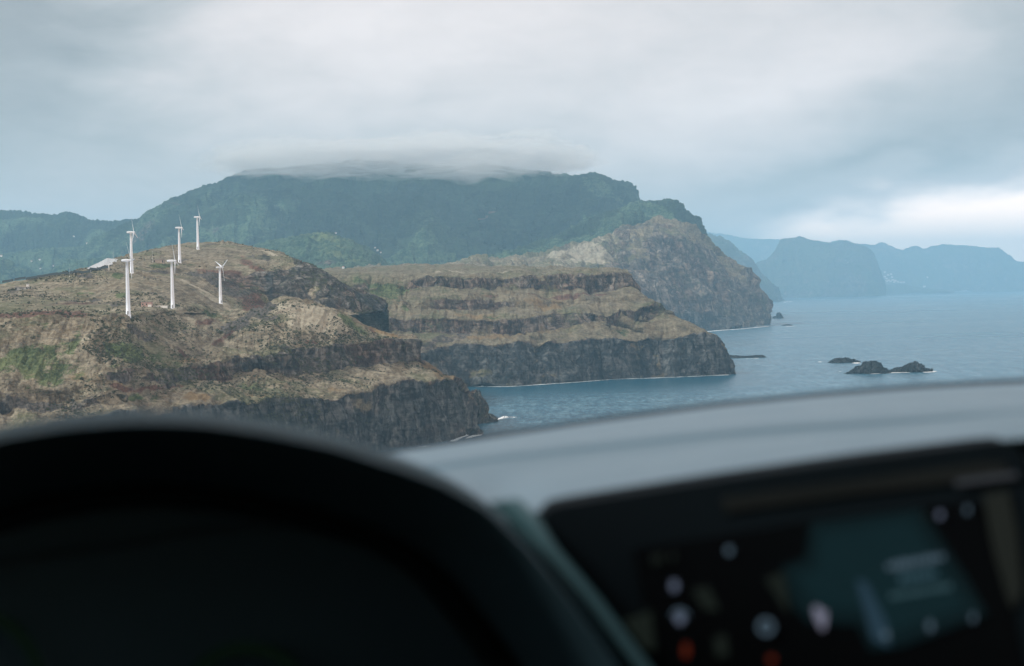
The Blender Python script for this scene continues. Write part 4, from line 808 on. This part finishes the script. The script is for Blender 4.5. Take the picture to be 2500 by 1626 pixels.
db = [1350, 1235, 1162, 1094, 1062, 1024, 982, 957, 937, 924, 904, 890]
def dr(dy, d, sc=1.0): return [(x, y+dy*sc, d) for x, y in zip(dx, db)]
surf('windscreen_seal', [dr(-1, 1.24), dr(11, 1.20)], M_seal, sub=2)
cx = [-900, 0, 500, 1090, 1250, 1500, 1800, 2100, 2500, 3000, 3700]; cy = [1440, 1320, 1235, 1134, 1113, 1086, 1054, 1033, 1006, 985, 970]
def cr(dy, d): return [(x, y+dy, d) for x, y in zip(cx, cy)]
fx = [-900, 0, 500, 1000, 1215, 1275, 1345, 1460, 1775, 2090, 2405, 2500, 2700, 3000, 3700]; fy = [1480, 1370, 1290, 1240, 1290, 1258, 1231, 1211, 1162, 1117, 1075, 1066, 1050, 1030, 1000]
def fr(dy, d): return [(x, y+dy, d) for x, y in zip(fx, fy)]
surf('dashboard', [dr(12, 1.195), dr(34, 1.12), cr(-16, 1.00), cr(-4, .985), cr(6, .982), cr(20, .965), fr(-60, .88), fr(-14, .815), fr(6, .80), fr(40, .83), fr(90, .838)], M_dash, sub=5, sm=0.006)
# sloping trim strip between instrument hood and display
L_ = [(1190, 1225), (1250, 1283), (1302, 1346), (1407, 1472), (1512, 1614), (1620, 1770)]; R_ = [(1262, 1215), (1316, 1268), (1357, 1336), (1462, 1462), (1567, 1603), (1690, 1765)]
surf('trim_strip', [[(x, y, .765-i*.012) for i, (x, y) in enumerate(L_)], [((a[0]+c[0])/2, (a[1]+c[1])/2, .755-i*.012) for i, (a, c) in enumerate(zip(L_, R_))], [(x, y, .765-i*.012) for i, (x, y) in enumerate(R_)], [(x+6, y+2, .79-i*.012) for i, (x, y) in enumerate(R_)]], M_strip, n=60, sub=4)
surf('fascia', [[(1200, 1380, .84), (1350, 1330, .84), (2405, 1120, .84), (3700, 1030, .84)], [(1200, 2200, .84), (1350, 2200, .84), (2405, 2100, .84), (3700, 2000, .84)]], M_blk, n=60)
# instrument hood
HB = [(-700, 1330), (-300, 1175), (0, 1081), (164, 1054), (328, 1041), (491, 1045), (655, 1069), (819, 1103), (983, 1152), (1092, 1192), (1195, 1252), (1294, 1346), (1395, 1472), (1497, 1614), (1580, 1760), (1655, 1950)]
def arc(k, dy, d, dxr=0): return [(430+(x-430)*k+dxr*max(0, (x-430)/1000), 1750+(y-1750)*k+dy*(1-max(0, (x-900))/900 if x > 900 else 1), d) for x, y in HB]
surf('instrument_hood', [arc(1.0, -40, .86, -10), arc(1.0, -33, .75, -6), arc(1.0, -24, .64), arc(1.0, -18, .60), arc(.998, -15, .588)], M_hood, n=220, sub=6, sm=0.01)
surf('hood_lining', [arc(.998, -14, .588), arc(.992, -14, .590), arc(.975, -10, .600), arc(.93, 0, .635), arc(.80, 0, .74), arc(.72, 0, .80)], M_line, n=200, sub=5, sm=0.01)
surf('cluster_frame', [arc(.80, 0, .74), arc(.785, 0, .735), arc(.77, 0, .735), arc(.75, 0, .75), arc(.72, 0, .80)], M_bezel, n=200, sub=4, sm=0.01)
def poly(name, pts, d0, d1, m_, parent=car, thick=0.004, yref=(1100, 1700)):
    """flat panel with thickness through image points; the depth runs linearly down the panel"""
    def dd(y): return d0+(d1-d0)*(y-yref[0])/(yref[1]-yref[0])
    f_ = [P(x, y, dd(y))-CO for x, y in pts]; b_ = [P(x, y, dd(y)+thick)-CO for x, y in pts]; n = len(pts)
    # keep the back panel parallel
    b_ = [a+np.array([0, thick, 0]) for a in f_]
    fs = [tuple(range(n))[::-1], tuple(range(n, 2*n))]+[(i, (i+1) % n, n+(i+1) % n, n+i) for i in range(n)]
    return mesh_py(name, f_+b_, fs, m_, parent)
cp = [(-520, 2000), (-500, 1420), (-250, 1230), (0, 1170), (330, 1150), (700, 1180), (950, 1260), (1150, 1380), (1280, 1560), (1400, 1760), (1480, 2000)]
poly('cluster_panel', cp, .81, .81, M_line)
m, t, b, out = mat('gauge_glow'); b.inputs['Base Color'].default_value = (0.01, 0.02, 0.015, 1); b.inputs['Emission Color'].default_value = (0.25, 0.9, 0.45, 1); b.inputs['Emission Strength'].default_value = 0.003; M_glow = m
def emis(name, c, s):
    m, t, b, o = mat(name); tc = t.new('ShaderNodeTexCoord'); n = t.noise(tc.outputs['Object'], 40, 3)
    b.inputs['Base Color'].default_value = (0.004, 0.005, 0.006, 1); t.l.new(t.mix(n, tuple(v*.85 for v in c), c), b.inputs['Emission Color'])
    b.inputs['Emission Strength'].default_value = s; b.inputs['Roughness'].default_value = 0.2; return m
def ringpts(cx_, cy_, r, w, a0, a1, n=40):
    o = [(cx_+r*math.cos(R(a)), cy_-r*math.sin(R(a))) for a in np.linspace(a0, a1, n)]; i = [(cx_+(r-w)*math.cos(R(a)), cy_-(r-w)*math.sin(R(a))) for a in np.linspace(a1, a0, n)]
    return o, i
def ring(name, cx_, cy_, r, w, a0, a1, d, m_, parent):
    n = 40; o, i = ringpts(cx_, cy_, r, w, a0, a1, n); i = i[::-1]
    v = [P(x, y, d)-CO for x, y in o]+[P(x, y, d)-CO for x, y in i]; v += [q+np.array([0, .002, 0]) for q in v]
    fs = []
    for k in range(n-1): fs += [(k, n+k, n+k+1, k+1), (2*n+k, 2*n+k+1, 3*n+k+1, 3*n+k), (k, k+1, 2*n+k+1, 2*n+k), (n+k, 3*n+k, 3*n+k+1, n+k+1)]
    return mesh_py(name, v, fs, m_, parent)
gg = ring('gauge', 600, 1740, 170, 26, 25, 155, .795, M_glow, car)
ring('gauge', -90, 1680, 200, 26, 0, 75, .795, M_glow, car)
# display
hp_ = [(1320, 1278), (1326, 1256), (1346, 1240), (1380, 1232), (1460, 1219), (1775, 1169), (2090, 1124), (2405, 1082), (2455, 1077), (2478, 1084), (2492, 1105), (2560, 1420), (2680, 1950), (1760, 1950), (1567, 1603), (1462, 1462), (1357, 1336)]
disp = poly('display', hp_, .785, .735, M_blk, thick=0.03)
def sub(name, pts, m_, off, thick=0.0008): return poly(name, pts, .785-off, .735-off, m_, disp, thick)
bez = sub('vent_slot', [(1760, 1215), (2090, 1172), (2405, 1128), (2455, 1130), (2462, 1162), (2100, 1205), (1770, 1250)], M_bezel, .002)
sub('trim_line', [(2330, 1172), (2480, 1152), (2484, 1166), (2336, 1186)], simple('satin_trim', (0.05, 0.06, 0.075), .4, .5), .0035)
sub('side_bezel_lit_patch', [(2402, 1208), (2462, 1198), (2482, 1290), (2497, 1440), (2474, 1486), (2448, 1440), (2420, 1310)], simple('lit_bezel', (0.012, 0.017, 0.015), .6, .3), .003)  # lit stretch of the bezel column painted as a lighter patch
scr = sub('screen', [(1545, 1345), (1560, 1338), (1985, 1272), (2240, 1240), (2380, 1222), (2392, 1226), (2470, 1500), (2520, 1760), (1640, 1760), (1600, 1600)], M_gloss, .003)
def ui(name, pts, m_, off=.0045): o = poly(name, pts, .785-off, .735-off, m_, disp, 0.0003); return o
E_refl = emis('screen_reflection_glow', (0.08, 0.34, 0.42), 0.024); E_refl3 = emis('screen_reflection_centre_glow', (0.08, 0.34, 0.42), 0.034); E_map2 = emis('screen_route_glow', (0.14, 0.33, 0.50), 0.09); E_ic = emis('screen_icon_glow', (0.50, 0.62, 0.90), 0.16)
E_dim = emis('screen_dim_glow', (0.32, 0.50, 0.66), 0.17); E_red = emis('screen_red_glow', (0.75, 0.12, 0.05), 0.09); E_big = emis('screen_pointer_glow', (0.72, 0.74, 1.0), 0.18); E_pan = emis('screen_panel_glow', (0.14, 0.2, 0.16), 0.045)
ui('reflection_and_panel', [(1988, 1284), (2236, 1250), (2296, 1345), (2345, 1420), (2392, 1492), (2200, 1560), (2140, 1570), (2110, 1510), (1985, 1505), (1950, 1470), (1925, 1395), (1980, 1375)], E_refl)  # teal reflection on the screen, painted as stepped glowing shapes
ui('reflection_and_panel', [(2005, 1305), (2222, 1272), (2280, 1362), (2320, 1430), (2352, 1480), (2190, 1535), (2150, 1545), (2120, 1485), (2000, 1478), (1972, 1440), (1950, 1410), (2000, 1390)], E_refl3, .0049)
ui('reflection_and_panel', [(1978, 1275), (2250, 1240), (2312, 1335), (2362, 1412), (2412, 1500), (2205, 1580), (2125, 1590), (2095, 1528), (1975, 1522), (1935, 1482), (1906, 1385), (1965, 1362)], emis('screen_reflection_edge_glow', (0.08, 0.34, 0.42), 0.016), .0041)
ui('reflection_and_panel', [(1868, 1412), (1912, 1398), (1922, 1440), (1928, 1500), (1905, 1470)], E_pan)
ui('reflection_and_panel', [(1690, 1440), (1730, 1432), (1758, 1492), (1720, 1488)], E_pan); ui('reflection_and_panel', [(1742, 1560), (1772, 1546), (1780, 1600), (1750, 1604)], E_pan)
ui('reflection_and_panel', [(1520, 1515), (1590, 1490), (1600, 1590), (1570, 1580)], E_pan)
ui('route_line', [(2090, 1415), (2115, 1420), (2165, 1520), (2172, 1580), (2130, 1560)], E_map2, .005)
def disc(cx_, cy_, rx, ry, m_, name='icon', n=16, rot=0): ui(name, [(cx_+rx*math.cos(2*math.pi*i/n), cy_+ry*math.sin(2*math.pi*i/n)) for i in range(n)], m_, .0052)
disc(1646, 1430, 9, 13, E_ic); disc(1660, 1510, 11, 13, E_ic); ring('icon', 1660, 1510, 22, 5, 0, 355, .748, E_dim, disp); disc(1780, 1344, 8, 10, E_dim); disc(2295, 1257, 7, 9, E_ic); disc(2362, 1245, 5, 10, E_dim); disc(2262, 1264, 5, 8, E_pan)
disc(2163, 1550, 8, 10, E_dim); disc(2271, 1528, 7, 13, E_dim); disc(2376, 1508, 5, 11, E_dim)
ring('icon', 1871, 1531, 19, 7, 0, 355, .742, E_dim, disp)
disc(1675, 1588, 8, 18, E_red); disc(1884, 1609, 10, 8, E_red)
ui('pointer', [(1984, 1484), (1995, 1479), (2009, 1491), (2018, 1492), (2018, 1510), (2013, 1536), (2006, 1538), (1998, 1524), (1989, 1502)], E_big, .0054)
def bar(x0, y0, x1, y1, h, m_, gap): # a line of blurred lettering: separate glyph blocks
    L = math.hypot(x1-x0, y1-y0); n = max(2, int(L/gap)); rnd = random.Random(int(x0+y0))
    for k in range(n):
        if rnd.random() < 0.10: continue
        f0, f1 = k/n, (k+0.72)/n; hh = h*rnd.uniform(.6, 1)
        a = (x0+(x1-x0)*f0, y0+(y1-y0)*f0); c = (x0+(x1-x0)*f1, y0+(y1-y0)*f1)
        ui('lettering', [(a[0], a[1]-hh/2), (c[0], c[1]-hh/2), (c[0]+1, c[1]+hh/2), (a[0]+1, a[1]+hh/2)], m_, .0054)
bar(2166, 1384, 2308, 1358, 20, E_dim, 15); bar(2196, 1414, 2290, 1399, 14, emis('text_dim', (0.2, 0.42, 0.55), .17), 15); bar(2174, 1456, 2326, 1430, 14, emis('text_dimmer', (0.2, 0.42, 0.5), .14), 16)
bar(1592, 1366, 1652, 1358, 26, E_pan, 13)

# cabin shell around the camera, outside the frame
def slab(name, pts, th, m_, ax=2):
    pts = [np.array(p, float)-CO+np.array([0, 0, EYE]) for p in pts]; n = len(pts); o = np.zeros(3); o[ax] = th
    fs = [tuple(range(n))[::-1], tuple(range(n, 2*n))]+[(i, (i+1) % n, n+(i+1) % n, n+i) for i in range(n)]
    return mesh_py(name, pts+[p+o for p in pts], fs, m_, car)
M_lin = simple('grey_headlining', (0.04, 0.04, 0.04), .9, .2, .1, 40)
slab('roof_lining', [(-.42, .42, .40), (.80, .42, .40), (.84, -2.2, .40), (-.46, -2.2, .40)], .03, M_lin)
slab('roof', [(-.46, .45, .431), (.84, .45, .431), (.88, -2.25, .431), (-.50, -2.25, .431)], .02, M_body)
slab('floor', [(-.62, 1.2, -1.02), (.98, 1.2, -1.02), (.98, -2.3, -1.02), (-.62, -2.3, -1.02)], .04, M_blk)
slab('bonnet', [(-.60, 1.36, -.24), (.96, 1.36, -.24), (.90, 2.45, -.42), (-.54, 2.45, -.42)], .03, M_body)
slab('front_bumper', [(-.60, 2.46, -.44), (.96, 2.46, -.44), (.96, 2.46, -1.05), (-.60, 2.46, -1.05)], .06, M_body, 1)
slab('firewall', [(-.62, 1.30, -.25), (.98, 1.30, -.25), (.98, 1.30, -1.0), (-.62, 1.30, -1.0)], .04, M_blk, 1)
slab('tailgate', [(-.60, -2.3, -.2), (.96, -2.3, -.2), (.96, -2.3, -1.0), (-.60, -2.3, -1.0)], .05, M_body, 1)
for s, x in ((-1, -.64), (1, .98)):
    slab('door', [(x, 1.2, -.24), (x, -2.3, -.16), (x, -2.3, -1.0), (x, 1.2, -1.0)], .05, M_blk, 0)
    xt = x+(.19 if s < 0 else -.15)
    def pil(ya, yb, za, zb, w): slab('pillar', [(x, ya, za), (x, ya-w, za), (xt, yb-w, zb), (xt, yb, zb)], .05, M_lin, 0)
    pil(1.30, .42, -.22, .41, .09); pil(-.45, -.45, -.20, .41, .12); pil(-1.9, -1.8, -.18, .41, .3)
mt, tt_, bt_, ot_ = mat('added_dark_glass'); tt_.n.remove(bt_); trt = tt_.new('ShaderNodeBsdfTransparent'); trt.inputs[0].default_value = (0.16, 0.19, 0.19, 1); tt_.l.new(trt.outputs[0], ot_.inputs[0])  # unseen side and rear glass, tint added to keep daylight off the dash
for x in (-.60, .985):
    xt = x+(.18 if x < 0 else -.16)
    mesh_py('unseen_side_window', [Vector((a_, b_, c_+EYE))-Vector(CO) for a_, b_, c_ in [(x, 1.22, -.22), (x, -2.2, -.17), (xt, -2.1, .40), (xt, .45, .40)]], [(0, 1, 2, 3)], mt, car)
mesh_py('rear_window', [Vector((a_, b_, c_+EYE))-Vector(CO) for a_, b_, c_ in [(-.58, -2.28, -.21), (.96, -2.28, -.21), (.80, -2.2, .40), (-.42, -2.2, .40)]], [(0, 1, 2, 3)], mt, car)
mk = slab('mirror', [(.205, .52, .1015), (.40, .52, .1045), (.405, .52, .17), (.20, .52, .167)], .02, M_blk, 1)
slab('seat', [(-.45, -.35, -.60), (.10, -.35, -.60), (.10, -.50, .02), (-.45, -.50, .02)], .10, M_blk, 1)
slab('seat', [(.25, -.35, -.60), (.80, -.35, -.60), (.80, -.50, .02), (.25, -.50, .02)], .10, M_blk, 1)
for (x, y) in ((-.58, 1.75), (.92, 1.75), (-.58, -1.3), (.92, -1.3)):
    v, f = lathe([(.20, -.09), (.31, -.09), (.32, -.05), (.32, .05), (.31, .09), (.20, .09)], 28)
    w_ = mesh_py('wheel', [(z, y_, x_) for x_, y_, z in v], f, M_seal, car, True); w_.location = Vector((x, y, EYE-1.04))-Vector(CO)
# windscreen glass
m, t, b, out = mat('windscreen_glass'); t.n.remove(b); tr = t.new('ShaderNodeBsdfTransparent'); tr.inputs[0].default_value = (0.92, 0.95, 0.955, 1)
gl = t.new('ShaderNodeBsdfGlossy'); gl.inputs['Roughness'].default_value = 0.02; fz = t.new('ShaderNodeFresnel'); fz.inputs[0].default_value = 1.2
mx = t.new('ShaderNodeMixShader'); t.l.new(t.mul(fz.outputs[0], 0.5), mx.inputs[0]); t.l.new(tr.outputs[0], mx.inputs[1]); t.l.new(gl.outputs[0], mx.inputs[2]); t.l.new(mx.outputs[0], out.inputs[0]); M_glass = m
def windscreen():
    n, k = 24, 14; G = np.zeros((k, n, 3))
    for j in range(k):
        f = j/(k-1); y = 1.30*(1-f)+.44*f; z = -.22*(1-f)+.415*f; x0 = -.60*(1-f)-.44*f; x1 = .96*(1-f)+.82*f
        for i in range(n):
            u = i/(n-1); G[j, i] = (x0+(x1-x0)*u, y-.10*(2*u-1)**2+.03*math.sin(f*math.pi), z+EYE+.03*math.sin(f*math.pi))
    mesh_np('windscreen', (G-CO).reshape(-1, 3), gridfaces(k, n), M_glass, car)
windscreen()

# ------------------------------------------------------------------ low cloud capping the mountain crest, then haze
def cloudbank():
    nx_, nz_ = 48, 24; V_, F_ = [], []; rnd = random.Random(4)
    lumps = []
    for k in range(64):
        f = rnd.random(); x_ = 575+810*f; w_ = 1-abs(2*f-1)**2
        lumps.append((x_, rnd.uniform(368, 403)-3*w_, rnd.uniform(4750, 5300), rnd.uniform(90, 170)+150*w_*rnd.random(), rnd.uniform(26, 46)))
    for k in range(8): lumps.append((rnd.uniform(760, 1200), rnd.uniform(362, 384), rnd.uniform(5000, 5500), rnd.uniform(160, 330), rnd.uniform(36, 56)))
    for li, (px_, py_, d_, rx_, rz_) in enumerate(lumps):
        v = []
        for k in range(nz_+1):
            ph_ = math.pi*k/nz_
            for i in range(nx_):
                a = 2*math.pi*i/nx_; v.append((math.cos(a)*math.sin(ph_), math.sin(a)*math.sin(ph_), -math.cos(ph_)))
        v = np.array(v); c = P(px_, py_, d_); n = fbm(v*2.2+li*7, 4, 41+li, 0.55)
        q = np.stack([c[0]+v[:, 0]*rx_*(1+.4*n), c[1]+v[:, 1]*rx_*0.8, c[2]-4+v[:, 2]*rz_*(1+.55*n)], -1); o_ = sum(len(w) for w in V_)
        V_.append(q)
        for k in range(nz_):
            for i in range(nx_): j = (i+1) % nx_; F_.append((o_+k*nx_+i, o_+k*nx_+j, o_+(k+1)*nx_+j, o_+(k+1)*nx_+i))
    m = bpy.data.materials.new('cloud_volume'); m.use_nodes = True; tt = NT(m.node_tree); tt.n.clear(); o_ = tt.new('ShaderNodeOutputMaterial')
    pv = tt.new('ShaderNodeVolumePrincipled'); pv.inputs['Density'].default_value = 0.0042; pv.inputs['Color'].default_value = (0.965, 0.972, 0.975, 1); tt.l.new(pv.outputs[0], o_.inputs['Volume'])
    o = mesh_np('cloudbank', np.concatenate(V_), F_, m); tag(o, 'low cloud resting on the flat mountain top', 'cloudbank', kind='stuff')
cloudbank()
m = bpy.data.materials.new('haze_air'); m.use_nodes = True; tt = NT(m.node_tree); tt.n.clear(); o_ = tt.new('ShaderNodeOutputMaterial')
pv = tt.new('ShaderNodeVolumePrincipled'); pv.inputs['Density'].default_value = 0.000098; pv.inputs['Color'].default_value = (0.42, 0.74, 0.97, 1)
pv.inputs['Anisotropy'].default_value = 0.0
tt.l.new(pv.outputs[0], o_.inputs['Volume'])
hz = boxes('haze', [(-17000, 21000, -700, 24500, -12, 860)], m); tag(hz, 'pale blue sea haze in the air', 'haze', kind='stuff')
